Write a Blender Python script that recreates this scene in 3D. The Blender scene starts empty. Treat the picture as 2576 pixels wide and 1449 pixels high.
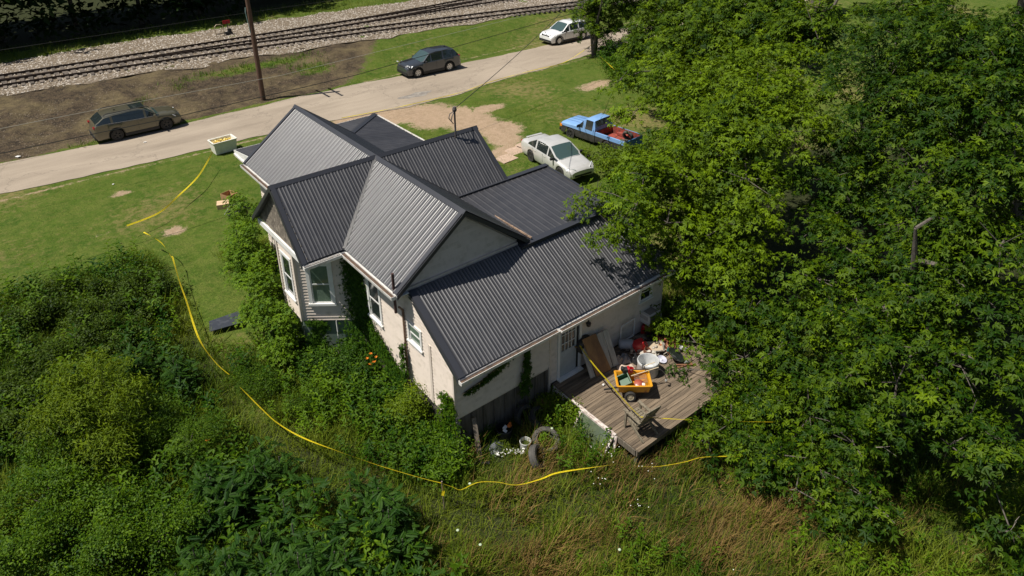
import bpy, bmesh, math, random
import numpy as np
from mathutils import Vector, Matrix
random.seed(7); RNG=np.random.default_rng(11)
scene=bpy.context.scene
col=scene.collection
# ---------------------------------------------------------------- camera, sky, sun, exposure
CAM=np.array([-10.915,-21.392,16.269]); FPX=1833.16; PCX,PCY=1288.,415.
RT=np.array([0.779569,-0.626247,-0.009297]);UP=np.array([0.265408,0.316868,0.910579]);FW=np.array([0.567301,0.712327,-0.413232])
cd=bpy.data.cameras.new('camera'); cam=bpy.data.objects.new('camera',cd); col.objects.link(cam)
m=Matrix(((RT[0],UP[0],-FW[0],CAM[0]),(RT[1],UP[1],-FW[1],CAM[1]),(RT[2],UP[2],-FW[2],CAM[2]),(0,0,0,1)))
cam.matrix_world=m
cd.sensor_fit='HORIZONTAL'; cd.sensor_width=36; cd.lens=36*FPX/2576; cd.shift_y=-(724.5-PCY)/2576
cd.clip_start=.1; cd.clip_end=3000
scene.camera=cam
SUNV=Vector((-.5,.2,1.)).normalized()
w=bpy.data.worlds.new('World'); scene.world=w; w.use_nodes=True
nt=w.node_tree; bg=nt.nodes['Background']; sky=nt.nodes.new('ShaderNodeTexSky'); sky.sky_type='NISHITA'; sky.sun_disc=False
sky.sun_elevation=math.asin(SUNV.z); sky.sun_rotation=math.atan2(SUNV.x,SUNV.y)
sky.air_density=1.0; sky.dust_density=1.2
nt.links.new(sky.outputs[0],bg.inputs[0]); bg.inputs[1].default_value=.05
sd=bpy.data.lights.new('sun','SUN'); sd.energy=5.0; sd.angle=math.radians(.5); sd.color=(1,.95,.86)
sun=bpy.data.objects.new('sun',sd); col.objects.link(sun); sun.rotation_euler=SUNV.to_track_quat('Z','Y').to_euler(); sun.location=(-20,8,40)
vs=scene.view_settings; vs.view_transform='Standard'; vs.look='None'; vs.exposure=0.2; vs.gamma=1; vs.use_curve_mapping=False
# ---------------------------------------------------------------- helpers
def tag(o,label=None,cat=None,group=None,kind=None):
    if label: o['label']=label
    if cat: o['category']=cat
    if group: o['group']=group
    if kind: o['kind']=kind
    return o
def empty(name,loc=(0,0,0),rz=0,label=None,cat=None,group=None):
    o=bpy.data.objects.new(name,None); col.objects.link(o); o.location=loc; o.rotation_euler=(0,0,rz); o.empty_display_size=.2
    return tag(o,label,cat,group)
def srgb(r,g,b):
    f=lambda c:(c/255/12.92 if c/255<=.04045 else ((c/255+.055)/1.055)**2.4)
    return (f(r),f(g),f(b))
MATS={}
def mat(name,c,rough=.6,c2=None,scale=5,metal=0,bump=0,bscale=None,stretch=None,detail=4,spec=.5,thr=(.35,.65),coat=0,alpha=None,trans=0,rand=0):
    if name in MATS: return MATS[name]
    m=bpy.data.materials.new(name); m.use_nodes=True; nt=m.node_tree; N=nt.nodes; L=nt.links; p=N['Principled BSDF']
    p.inputs['Roughness'].default_value=rough; p.inputs['Metallic'].default_value=metal; p.inputs['Specular IOR Level'].default_value=spec
    p.inputs['Base Color'].default_value=(*c,1); p.inputs['Coat Weight'].default_value=coat; p.inputs['Coat Roughness'].default_value=.08
    if trans: p.inputs['Transmission Weight'].default_value=trans
    src=None
    if c2 is not None or bump:
        tc=N.new('ShaderNodeTexCoord'); mp=N.new('ShaderNodeMapping'); L.new(tc.outputs['Object'],mp.inputs[0])
        if stretch: mp.inputs['Scale'].default_value=stretch
        if rand:
            oi=N.new('ShaderNodeObjectInfo'); vm=N.new('ShaderNodeVectorMath'); vm.operation='SCALE'; vm.inputs[0].default_value=(37,53,71); L.new(oi.outputs['Random'],vm.inputs['Scale']); L.new(vm.outputs[0],mp.inputs['Location'])
    if c2 is not None:
        n=N.new('ShaderNodeTexNoise'); n.inputs['Scale'].default_value=scale; n.inputs['Detail'].default_value=detail; n.inputs['Roughness'].default_value=.65
        L.new(mp.outputs[0],n.inputs['Vector'])
        r=N.new('ShaderNodeMapRange'); r.inputs[1].default_value=thr[0]; r.inputs[2].default_value=thr[1]; L.new(n.outputs[0],r.inputs[0])
        mx=N.new('ShaderNodeMix'); mx.data_type='RGBA'; mx.inputs[6].default_value=(*c,1); mx.inputs[7].default_value=(*c2,1); L.new(r.outputs[0],mx.inputs[0])
        out=mx.outputs[2]
        if rand:
            hv=N.new('ShaderNodeHueSaturation'); L.new(out,hv.inputs['Color']); mr=N.new('ShaderNodeMapRange'); L.new(oi.outputs['Random'],mr.inputs[0]); mr.inputs[3].default_value=1-rand; mr.inputs[4].default_value=1+rand; L.new(mr.outputs[0],hv.inputs['Value']); out=hv.outputs[0]
        L.new(out,p.inputs['Base Color'])
    if bump:
        n2=N.new('ShaderNodeTexNoise'); n2.inputs['Scale'].default_value=bscale or scale*4; n2.inputs['Detail'].default_value=5; L.new(mp.outputs[0],n2.inputs['Vector'])
        b=N.new('ShaderNodeBump'); b.inputs['Strength'].default_value=bump; b.inputs['Distance'].default_value=.02; L.new(n2.outputs[0],b.inputs['Height']); L.new(b.outputs[0],p.inputs['Normal'])
    MATS[name]=m; return m
def leafmat(name,c,c2,trans=.24,rough=.55,spec=.16):
    if name in MATS: return MATS[name]
    m=bpy.data.materials.new(name); m.use_nodes=True; nt=m.node_tree; N=nt.nodes; L=nt.links; p=N['Principled BSDF']
    a=N.new('ShaderNodeAttribute'); a.attribute_name='tint'
    mx=N.new('ShaderNodeMix'); mx.data_type='RGBA'; mx.inputs[6].default_value=(*c,1); mx.inputs[7].default_value=(*c2,1); L.new(a.outputs['Fac'],mx.inputs[0])
    L.new(mx.outputs[2],p.inputs['Base Color']); p.inputs['Roughness'].default_value=rough; p.inputs['Specular IOR Level'].default_value=spec
    t=N.new('ShaderNodeBsdfTranslucent'); hs=N.new('ShaderNodeHueSaturation'); hs.inputs['Hue'].default_value=.485; hs.inputs['Saturation'].default_value=1.15; hs.inputs['Value'].default_value=1.6
    L.new(mx.outputs[2],hs.inputs['Color']); L.new(hs.outputs[0],t.inputs[0])
    ms=N.new('ShaderNodeMixShader'); ms.inputs[0].default_value=trans; L.new(p.outputs[0],ms.inputs[1]); L.new(t.outputs[0],ms.inputs[2]); L.new(ms.outputs[0],N['Material Output'].inputs[0])
    MATS[name]=m; return m
class MB:
    def __init__(s): s.v=[]; s.f=[]
    def add(s,v,f):
        b=len(s.v); s.v+= [tuple(p) for p in v]; s.f+=[tuple(i+b for i in q) for q in f]; return s
    def box(s,c,d,rot=None,ax=None):
        hx,hy,hz=d[0]/2,d[1]/2,d[2]/2
        P=[Vector((x*hx,y*hy,z*hz)) for x in(-1,1) for y in(-1,1) for z in(-1,1)]
        if rot is not None: P=[rot@p for p in P]
        P=[p+Vector(c) for p in P]
        return s.add(P,[(0,1,3,2),(4,6,7,5),(0,4,5,1),(2,3,7,6),(0,2,6,4),(1,5,7,3)])
    def bar(s,a,b,w,h,up=(0,0,1)):
        a=Vector(a);b=Vector(b);d=(b-a);l=d.length; d.normalize(); u=Vector(up); sd=d.cross(u)
        if sd.length<1e-4: sd=d.cross(Vector((1,0,0)))
        sd.normalize(); u=sd.cross(d)
        R=Matrix((d,sd,u)).transposed()
        return s.box((a+b)/2,(l,w,h),R)
    def tube(s,pts,r,n=8,cap=True):
        pts=[Vector(p) for p in pts]; rr=r if isinstance(r,(list,tuple)) else [r]*len(pts); V=[];F=[]
        pu=None
        for i,p in enumerate(pts):
            d=(pts[min(i+1,len(pts)-1)]-pts[max(i-1,0)]).normalized()
            a=pu if pu is not None else (Vector((0,0,1)) if abs(d.z)<.9 else Vector((1,0,0)))
            sx=d.cross(a).normalized(); sy=sx.cross(d).normalized(); pu=sy
            for k in range(n):
                t=2*math.pi*k/n; V.append(p+(sx*math.cos(t)+sy*math.sin(t))*rr[i])
        for i in range(len(pts)-1):
            for k in range(n): F.append((i*n+k,i*n+(k+1)%n,(i+1)*n+(k+1)%n,(i+1)*n+k))
        if cap: F.append(tuple(range(n))[::-1]); F.append(tuple((len(pts)-1)*n+k for k in range(n)))
        return s.add(V,F)
    def lathe(s,prof,n=24,c=(0,0,0),rot=None,closed=False):
        V=[];F=[];c=Vector(c)
        for r,z in prof:
            for k in range(n):
                t=2*math.pi*k/n; p=Vector((r*math.cos(t),r*math.sin(t),z))
                if rot is not None: p=rot@p
                V.append(p+c)
        m=len(prof)
        for i in range(m if closed else m-1):
            j=(i+1)%m
            for k in range(n): F.append((i*n+k,i*n+(k+1)%n,j*n+(k+1)%n,j*n+k))
        return s.add(V,F)
    def poly(s,pts): return s.add(pts,[tuple(range(len(pts)))])
    def prism(s,pts,dv):
        n=len(pts);d=Vector(dv);P=[Vector(p) for p in pts];V=P+[p+d for p in P]
        return s.add(V,[tuple(range(n))[::-1],tuple(range(n,2*n))]+[(i,(i+1)%n,n+(i+1)%n,n+i) for i in range(n)])
    def mesh(s,name,mt):
        u=sorted({i for q in s.f for i in q})
        if len(u)<len(s.v): mp={v:k for k,v in enumerate(u)}; s.v=[s.v[i] for i in u]; s.f=[tuple(mp[i] for i in q) for q in s.f]
        me=bpy.data.meshes.new(name); me.from_pydata(s.v,[],s.f); me.materials.append(mt); me.update(); return me
    def build(s,name,mt,parent=None,smooth=False,bevel=0,fix=True,**k):
        me=s.mesh(name,mt)
        if fix:
            b=bmesh.new(); b.from_mesh(me); bmesh.ops.recalc_face_normals(b,faces=b.faces); b.to_mesh(me); b.free()
        if smooth:
            me.shade_smooth()
            try: me.set_sharp_from_angle(angle=math.radians(smooth if smooth>1 else 40))
            except Exception: pass
        o=bpy.data.objects.new(name,me); col.objects.link(o)
        if parent is not None: o.parent=parent
        if bevel:
            md=o.modifiers.new('bevel','BEVEL'); md.width=bevel; md.segments=2; md.limit_method='ANGLE'; md.angle_limit=math.radians(40)
        return tag(o,k.get('label'),k.get('cat'),k.get('group'),k.get('kind'))
def smooth01(a,b,x):
    t=np.clip((np.asarray(x,float)-a)/(b-a),0,1); return t*t*(3-2*t)
def gz(x,y):
    x=np.asarray(x,float);y=np.asarray(y,float)
    yb=np.where(x<25,34.5-.12*np.maximum(x,-20),31.5)
    return -.65*(1-smooth01(-5,8,y))+.85*smooth01(26,yb,y)
def vnoise(x,y,s,seed=0):
    r=np.random.default_rng(seed); x=np.asarray(x,float);y=np.asarray(y,float); o=0;
    for k in range(7):
        a=r.uniform(0,6.283);f=s*r.uniform(.55,1.9);ph=r.uniform(0,6.283); o=o+np.sin((x*math.cos(a)+y*math.sin(a))*f+ph+1.3*np.sin((x*math.sin(a)-y*math.cos(a))*f*.7+ph*2))
    return o/3.2
def proj(P):
    v=np.asarray(P)-CAM; z=v@FW; return PCX+FPX*(v@RT)/z, PCY-FPX*(v@UP)/z, z
def inframe(P,mx=180,my=150):
    x,y,z=proj(P); return (z>1)&(x>-mx)&(x<2576+mx)&(y>-my)&(y<1449+my)
def bigmesh(name,V,F,mt,parent=None,tint=None,smooth=False,**k):
    V=np.asarray(V,np.float32).reshape(-1,3);F=np.asarray(F,np.int32).reshape(-1,3)
    me=bpy.data.meshes.new(name); me.vertices.add(len(V)); me.vertices.foreach_set('co',V.ravel())
    me.loops.add(F.size); me.loops.foreach_set('vertex_index',F.ravel()); me.polygons.add(len(F))
    me.polygons.foreach_set('loop_start',np.arange(0,F.size,3,dtype=np.int32)); me.polygons.foreach_set('loop_total',np.full(len(F),3,np.int32))
    me.update(calc_edges=True); me.materials.append(mt)
    if tint is not None:
        a=me.attributes.new('tint','FLOAT','POINT'); a.data.foreach_set('value',np.asarray(tint,np.float32))
    if smooth: me.shade_smooth()
    o=bpy.data.objects.new(name,me); col.objects.link(o)
    if parent is not None: o.parent=parent
    return tag(o,k.get('label'),k.get('cat'),k.get('group'),k.get('kind'))
def norm(a): return a/np.maximum(np.linalg.norm(a,axis=-1,keepdims=True),1e-9)
def frames(d,n):  # y axis = d (leaf direction), z = normal
    y=norm(d); x=norm(np.cross(y,n)); z=np.cross(x,y); return np.stack([x,y,z],axis=-1)
def inst(T,P,R,S,tint):
    Tv,Tf=T; N=len(P); k=len(Tv)
    V=np.einsum('nij,kj->nki',R,Tv)*np.asarray(S).reshape(N,1,1)+P[:,None,:]
    F=(Tf[None]+ (np.arange(N)*k)[:,None,None])
    return V.reshape(-1,3),F.reshape(-1,3),np.repeat(tint,k)
class Acc:
    def __init__(s): s.V=[];s.F=[];s.T=[];s.n=0
    def add(s,V,F,T): s.V.append(V);s.F.append(F+s.n);s.T.append(T);s.n+=len(V)
    def build(s,name,mt,parent=None,**k): return bigmesh(name,np.concatenate(s.V),np.concatenate(s.F),mt,parent,np.concatenate(s.T),**k)
def A(v): return np.array(v,float)
def split_faces(F):
    par={}
    def f(x):
        while par.setdefault(x,x)!=x: par[x]=par[par[x]]; x=par[x]
        return x
    for q in F:
        for v in q[1:]: par[f(v)]=f(q[0])
    g={}
    for q in F: g.setdefault(f(q[0]),[]).append(q)
    return list(g.values())
OVAL=(A([(0,0,0),(.27,.42,.05),(0,1,-.12),(-.27,.42,.05)]),np.array([(0,1,2),(0,2,3)]))
LANCE=(A([(0,0,0),(.12,.4,.04),(0,1,-.2),(-.12,.4,.04)]),np.array([(0,1,2),(0,2,3)]))
BLADE=(A([(-.5,0,0),(.5,0,0),(-.36,.55,.06),(.36,.55,.06),(0,1,.3)])*A([.035,1,1]),np.array([(0,1,3),(0,3,2),(2,3,4)]))
def _maple():
    V=[(0,0,0)];F=[]
    for a,l,w in ((0,1,.17),(52,.8,.15),(-52,.8,.15)):
        c,s=math.cos(math.radians(a)),math.sin(math.radians(a)); b=len(V)
        for x,y,z in ((w,.45*l,.03),(0,l,-.16*l),(-w,.45*l,.03)): V.append((x*c+y*s,-x*s+y*c,z))
        F+=[(0,b,b+1),(0,b+1,b+2)]
    return A(V),np.array(F)
MAPLE=_maple()
def _frond(n=11,lw=.042,ll=.19):
    V=[(-.008,0,0),(.008,0,0),(0,1,-.2)];F=[(0,1,2)]
    for i in range(n):
        y=.18+.8*i/n; z=-.2*y*y
        for sx in(-1,1):
            b=len(V); L=ll*(1-.35*abs(2*i/n-.8)); V+=[(0,y,z),(sx*L*.5,y+.02-lw*.5,z+.01),(sx*L,y+.1,z-.05),(sx*L*.5,y+.1+lw*.3,z)]; F+=[(b,b+1,b+2),(b,b+2,b+3)]
    return A(V),np.array(F)
FROND=_frond()
def _stalk(n=14,seed=3,leaf=.26,w=.07):
    r=np.random.default_rng(seed); V=[(-.012,0,0),(.012,0,0),(0,0,1.)];F=[(0,1,2)]   # stem along z
    for i in range(n):
        z=.2+.8*i/n; a=i*2.4+r.uniform(-.3,.3); c,s=math.cos(a),math.sin(a); L=leaf*(1.1-.6*i/n)*r.uniform(.8,1.2); el=.25+.3*i/n
        p=lambda d,t,h:(c*d-s*t,s*d+c*t,z+h); b=len(V)
        V+=[p(0,0,0),p(L*.45,w/2,el*L*.6),p(L,0,el*L*.5),p(L*.45,-w/2,el*L*.6)];F+=[(b,b+1,b+2),(b,b+2,b+3)]
    return A(V),np.array(F)
STALKS=[_stalk(14,s) for s in (1,2,3)]
def zrot(a):
    c,s=np.cos(a),np.sin(a); R=np.zeros((len(a),3,3)); R[:,0,0]=c;R[:,0,1]=-s;R[:,1,0]=s;R[:,1,1]=c;R[:,2,2]=1; return R
def tiltrot(a,tilt,az):
    d=np.stack([np.sin(tilt)*np.cos(az),np.sin(tilt)*np.sin(az),np.cos(tilt)],-1)  # z axis
    x=np.stack([np.cos(a),np.sin(a),np.zeros_like(a)],-1); y=norm(np.cross(d,x)); x=np.cross(y,d); return np.stack([x,y,d],-1)
# ---------------------------------------------------------------- ground
def ground_mat():
    m=bpy.data.materials.new('ground_soil_grass'); m.use_nodes=True; nt=m.node_tree; N=nt.nodes; L=nt.links; p=N['Principled BSDF']; p.inputs['Roughness'].default_value=.95; p.inputs['Specular IOR Level'].default_value=.15
    tc=N.new('ShaderNodeTexCoord')
    def noise(s,d=5,r=.65):
        n=N.new('ShaderNodeTexNoise'); n.inputs['Scale'].default_value=s; n.inputs['Detail'].default_value=d; n.inputs['Roughness'].default_value=r; L.new(tc.outputs['Object'],n.inputs['Vector']); return n.outputs[0]
    def mr(i,a,b,c=0,d=1):
        n=N.new('ShaderNodeMapRange'); n.inputs[1].default_value=a;n.inputs[2].default_value=b;n.inputs[3].default_value=c;n.inputs[4].default_value=d; L.new(i,n.inputs[0]); return n.outputs[0]
    def mix(f,a,b):
        n=N.new('ShaderNodeMix'); n.data_type='RGBA'
        if hasattr(f,'links'): L.new(f,n.inputs[0])
        for v,i in((a,6),(b,7)):
            if hasattr(v,'links'): L.new(v,n.inputs[i])
            else: n.inputs[i].default_value=(*v,1)
        return n.outputs[2]
    def math_(op,a,b):
        n=N.new('ShaderNodeMath'); n.operation=op; n.use_clamp=False
        for v,i in((a,0),(b,1)):
            if hasattr(v,'links'): L.new(v,n.inputs[i])
            else: n.inputs[i].default_value=v
        return n.outputs[0]
    def att(k):
        n=N.new('ShaderNodeAttribute'); n.attribute_name=k; return n.outputs['Fac']
    n1,n2,n3=noise(.35),noise(2.6,6,.7),noise(14,4,.7)
    g=mix(mr(n1,.38,.62),(.040,.088,.007),(.080,.125,.014))
    g=mix(mr(noise(.9,5,.75),.44,.6),g,(.11,.14,.024))
    g=mix(mr(n2,.45,.66,0,.85),g,(.13,.145,.032))
    g=mix(mr(n3,.42,.66,0,.75),g,(.035,.068,.008)); g=mix(mr(noise(6,5,.7),.52,.7,0,.6),g,(.13,.175,.03))
    g=mix(mr(math_('ADD',att('dry'),math_('MULTIPLY',math_('SUBTRACT',n2,.5),1.4)),.35,.75),g,(.20,.165,.065))
    d=mix(mr(n2,.4,.66),(.026,.020,.015),(.095,.068,.042)); d=mix(mr(n1,.45,.62),d,(.135,.105,.055)); d=mix(mr(noise(5,6,.75),.48,.66,0,.8),d,(.035,.028,.02)); d=mix(mr(n3,.52,.7),d,(.19,.145,.09))
    wv=lambda k,amp=1.1:mr(math_('ADD',att(k),math_('MULTIPLY',math_('ADD',math_('SUBTRACT',n2,.5),math_('MULTIPLY',math_('SUBTRACT',n3,.5),.6)),amp)),.4,.62)
    c=mix(wv('dirt'),g,d)
    b=mix(mr(n2,.35,.65),(.4,.285,.195),(.29,.21,.13)); b=mix(mr(n3,.5,.7,0,.6),b,(.5,.4,.3))
    c=mix(wv('bare'),c,b)
    v=mix(mr(n3,.4,.65),(.02,.03,.008),(.05,.05,.02))  # litter colour, darkened to paint the shade below trees and weeds
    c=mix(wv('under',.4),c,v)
    L.new(c,p.inputs['Base Color'])
    bp=N.new('ShaderNodeBump'); bp.inputs['Strength'].default_value=.8; bp.inputs['Distance'].default_value=.06; L.new(math_('ADD',n3,n2),bp.inputs['Height']); L.new(bp.outputs[0],p.inputs['Normal'])
    return m
def axis(a,b,st,far):
    c=np.arange(a,b+1e-6,st); o=[];s=st;x=b
    while x<far: s*=1.35; x+=s; o.append(x)
    q=[];s=st;x=a
    while x>-far: s*=1.35; x-=s; q.append(x)
    return np.array(q[::-1]+list(c)+o)
def blob(x,y,cx,cy,rx,ry): return np.clip(1.25-np.sqrt(((x-cx)/rx)**2+((y-cy)/ry)**2),0,1)
def w_dirt(x,y):
    wv=vnoise(x,y,.5,5)*.8
    top=np.where(x<25,34.5-.12*np.maximum(x,-20),31.5)+1
    a=smooth01(24.7,25.5,y+wv*.3)*(1-smooth01(top-1,top+.6,y))*(1-smooth01(9.5,14.5,x-(y-26)*1.0+wv))
    green=blob(x,y,6.5,31.5,6.5,1.0)*.9+blob(x,y,10.5,29.2,2.2,1.6)*.8
    shoulder=.5*blob(x,y,-4,24.9,9,.35)
    return np.clip(a-green*.8,0,1)
def w_bare(x,y):
    w=vnoise(x,y,.8,9)*.5
    d=np.zeros_like(x)
    for c in((9.6,18.5,4.6,1.5),(11.4,17.0,3.4,1.7),(12.6,15.2,2.8,2.1),(13.5,13.2,2.4,2.1),(14.1,11.4,1.9,1.9),(13.4,9.8,1.4,1.5),(15.9,14.6,1.6,.8),(12.4,8.4,1.5,.8)): d=np.maximum(d,np.clip(1.1-np.sqrt(((x-c[0])/c[2])**2+((y-c[1])/c[3])**2)+w*.2+.12,0,1)*1.15)
    for c in((-5.8,16.6,.9,.5,.7),(-4.9,10.9,.8,.6,.8),(24.5,13.5,2.6,1.2,.75),(-7.6,12.6,.7,.4,.5),(4.2,-12.4,2.2,1.0,.95),(1.3,-9.6,.9,1.1,.9),(7.4,-11.6,2.2,1.3,.8)): d=np.maximum(d,blob(x,y,*c[:4])*c[4])
    d=np.maximum(d,.55*np.clip(1-np.abs(y-24.95)/.5,0,1)*(x>12)); d=np.maximum(d,.6*np.clip(1-np.abs(y-19.25+.03*x)/.45,0,1)*(x<7))
    d=np.maximum(d,.7*np.clip(1-np.abs(y-18.8)/.35,0,1)*(x>15))
    return d
def w_undershade(x,y):
    # leaf litter with shade painted into its colour: under the big maples, under the woods and below the shrubs
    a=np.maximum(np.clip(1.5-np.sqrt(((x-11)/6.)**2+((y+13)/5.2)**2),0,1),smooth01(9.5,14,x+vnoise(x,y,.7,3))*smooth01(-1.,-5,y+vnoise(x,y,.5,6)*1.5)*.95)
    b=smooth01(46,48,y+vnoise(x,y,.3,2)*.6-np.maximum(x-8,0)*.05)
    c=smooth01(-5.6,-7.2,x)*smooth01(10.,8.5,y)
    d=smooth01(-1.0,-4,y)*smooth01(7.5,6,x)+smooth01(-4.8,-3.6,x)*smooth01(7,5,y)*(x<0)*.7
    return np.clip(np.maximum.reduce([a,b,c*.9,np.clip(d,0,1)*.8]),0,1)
def w_dry(x,y): return np.clip(.2+.34*vnoise(x,y,.45,21)+.3*blob(x,y,-6,13.5,5,3.5)+.35*blob(x,y,22,26.5,10,2),0,1)*(y<47)
def make_ground():
    xs=axis(-16,46,.3,900); ys=axis(-24,50,.3,900)
    X,Y=np.meshgrid(xs,ys); Z=gz(X,Y)
    far=smooth01(55,120,Y); Z=Z+far*0
    Z=Z+.03*vnoise(X,Y,1.3,4)*(np.abs(Y-22)>4)+ .06*vnoise(X,Y,2.2,8)*w_dirt(X,Y)
    nx,ny=len(xs),len(ys); V=np.stack([X,Y,Z],-1).reshape(-1,3); i=np.arange(ny-1)[:,None]*nx+np.arange(nx-1)[None]; i=i.ravel()
    F=np.concatenate([np.stack([i,i+1,i+nx+1],-1),np.stack([i,i+nx+1,i+nx],-1)])
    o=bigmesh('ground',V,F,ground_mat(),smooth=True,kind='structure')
    for k,fn in(('dirt',w_dirt),('bare',w_bare),('under',w_undershade),('dry',w_dry)):
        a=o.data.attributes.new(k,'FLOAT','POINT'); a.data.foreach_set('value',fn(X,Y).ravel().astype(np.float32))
make_ground()
def sheet(name,xs,y0,y1,z,mt,ny=6,zf=None):
    V=[];F=[]
    for x,a,b in zip(xs,y0,y1):
        for j in range(ny+1):
            y=a+(b-a)*j/ny; V.append((x,y,float(zf(x,y)) if zf else z))
    n=ny+1
    for i in range(len(xs)-1):
        for j in range(ny): a=i*n+j; F+=[(a,a+n,a+n+1),(a,a+n+1,a+1)]
    return bigmesh(name,V,F,mt,smooth=True,kind='structure')
def road_mat():
    m=mat('road_asphalt',(.385,.32,.25),.92,(.27,.222,.172),scale=.45,bump=.3,bscale=60,thr=(.38,.7),stretch=(.35,1.6,1),detail=8,spec=.2)
    nt=m.node_tree;N=nt.nodes;L=nt.links;p=N['Principled BSDF']; prev=p.inputs['Base Color'].links[0].from_socket
    tc=N.new('ShaderNodeTexCoord')
    v=N.new('ShaderNodeTexVoronoi'); v.feature='DISTANCE_TO_EDGE'; v.inputs['Scale'].default_value=.16; v.inputs['Randomness'].default_value=1
    n=N.new('ShaderNodeTexNoise'); n.inputs['Scale'].default_value=.9; n.inputs['Detail'].default_value=8; n.inputs['Roughness'].default_value=.7
    ad=N.new('ShaderNodeVectorMath'); ad.operation='MULTIPLY_ADD'; ad.inputs[1].default_value=(2.6,2.6,2.6); L.new(tc.outputs['Object'],n.inputs['Vector']); L.new(n.outputs['Color'],ad.inputs[0]); L.new(tc.outputs['Object'],ad.inputs[2]); L.new(ad.outputs[0],v.inputs['Vector'])
    r=N.new('ShaderNodeMapRange'); r.inputs[1].default_value=.0; r.inputs[2].default_value=.007; r.inputs[3].default_value=.6; r.inputs[4].default_value=0; L.new(v.outputs['Distance'],r.inputs[0])
    mx=N.new('ShaderNodeMix'); mx.data_type='RGBA'; L.new(r.outputs[0],mx.inputs[0]); L.new(prev,mx.inputs[6]); mx.inputs[7].default_value=(.13,.11,.09,1)
    g=N.new('ShaderNodeTexNoise'); g.inputs['Scale'].default_value=45; g.inputs['Detail'].default_value=3; L.new(tc.outputs['Object'],g.inputs['Vector'])
    r2=N.new('ShaderNodeMapRange'); r2.inputs[1].default_value=.35;r2.inputs[2].default_value=.7;r2.inputs[3].default_value=.82;r2.inputs[4].default_value=1.12; L.new(g.outputs[0],r2.inputs[0])
    sc=N.new('ShaderNodeVectorMath'); sc.operation='SCALE'; L.new(mx.outputs[2],sc.inputs[0]); L.new(r2.outputs[0],sc.inputs['Scale']); L.new(sc.outputs[0],p.inputs['Base Color'])
    return m
xs=np.concatenate([np.arange(-120,-16,6.),np.arange(-16,50,.35),np.arange(50,300,8.)])
wob=lambda s,sd,a:vnoise(xs,xs*0,s,sd)*a
near=np.interp(xs,[-120,-11,-5,0.6,6.8,9,12,17,19,24.6,30,37,300],[20.6,20.5,19.8,19.6,19.1,18.6,18.2,18.3,18.7,18.9,19.5,19.3,19.3])+wob(.9,31,.10)+wob(3,35,.05)
farr=np.interp(xs,[-120,-10,-5,2,10,22,31,44,300],[25,24.9,24.4,24.7,24.8,24.0,23.8,24.0,24.0])+wob(.8,32,.12)+wob(3,36,.05)
sheet('road',xs,near,farr,.025,road_mat())
# dark tar patch on the road
pb=MB(); pb.poly([(13.6+1.25*math.cos(t)*(1+.2*math.sin(3*t)),19.9+.42*math.sin(t)*(1+.25*math.cos(5*t)),.031) for t in np.linspace(0,2*math.pi,28,endpoint=False)])
pb.build('road_patch',mat('road_tar',(.17,.15,.135),.9,(.3,.27,.23),scale=3),kind='structure')
xb=np.concatenate([np.arange(-120,-16,6.),np.arange(-16,60,.3),np.arange(60,300,8.)])
wb=lambda s,sd,a:vnoise(xb,xb*0,s,sd)*a
bl=np.where(xb<25,34.5-.12*np.maximum(xb,-20),31.5)-.2+wb(.6,41,.45)+wb(2.2,42,.2)
bt=np.interp(xb,[-120,-8,4,14,27,60,300],[44.5,44.6,45.,44.2,43.4,43,43])+wb(.7,43,.35)+wb(2.5,44,.2)
gravel=mat('ballast_gravel',(.26,.21,.155),.95,(.06,.047,.034),scale=5.5,bump=1.0,bscale=30,detail=8,thr=(.38,.66),spec=.15)
sheet('railway_ballast',xb,bl,bt,0,gravel,ny=24,zf=lambda x,y:gz(x,y)+.042+.01*math.sin(x*3.1+y*2.3))
# concrete path slabs by the parked sedan
for i,(cx,cy,a) in enumerate(((11.7,7.5,.1),(12.75,8.0,.05),(13.7,8.25,.12))):
    sl=MB(); sl.prism([(cx+dx*math.cos(a)-dy*math.sin(a),cy+dx*math.sin(a)+dy*math.cos(a),-.03) for dx,dy in((-.55,-.42),(.5,-.45),(.53,.4),(-.2,.48),(-.52,.36))],(0,0,.07))
    sl.build('path_slab',mat('pink_concrete',(.5,.36,.27),.9,(.38,.28,.2),scale=4,bump=.3),kind='structure',bevel=.01)
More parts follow.
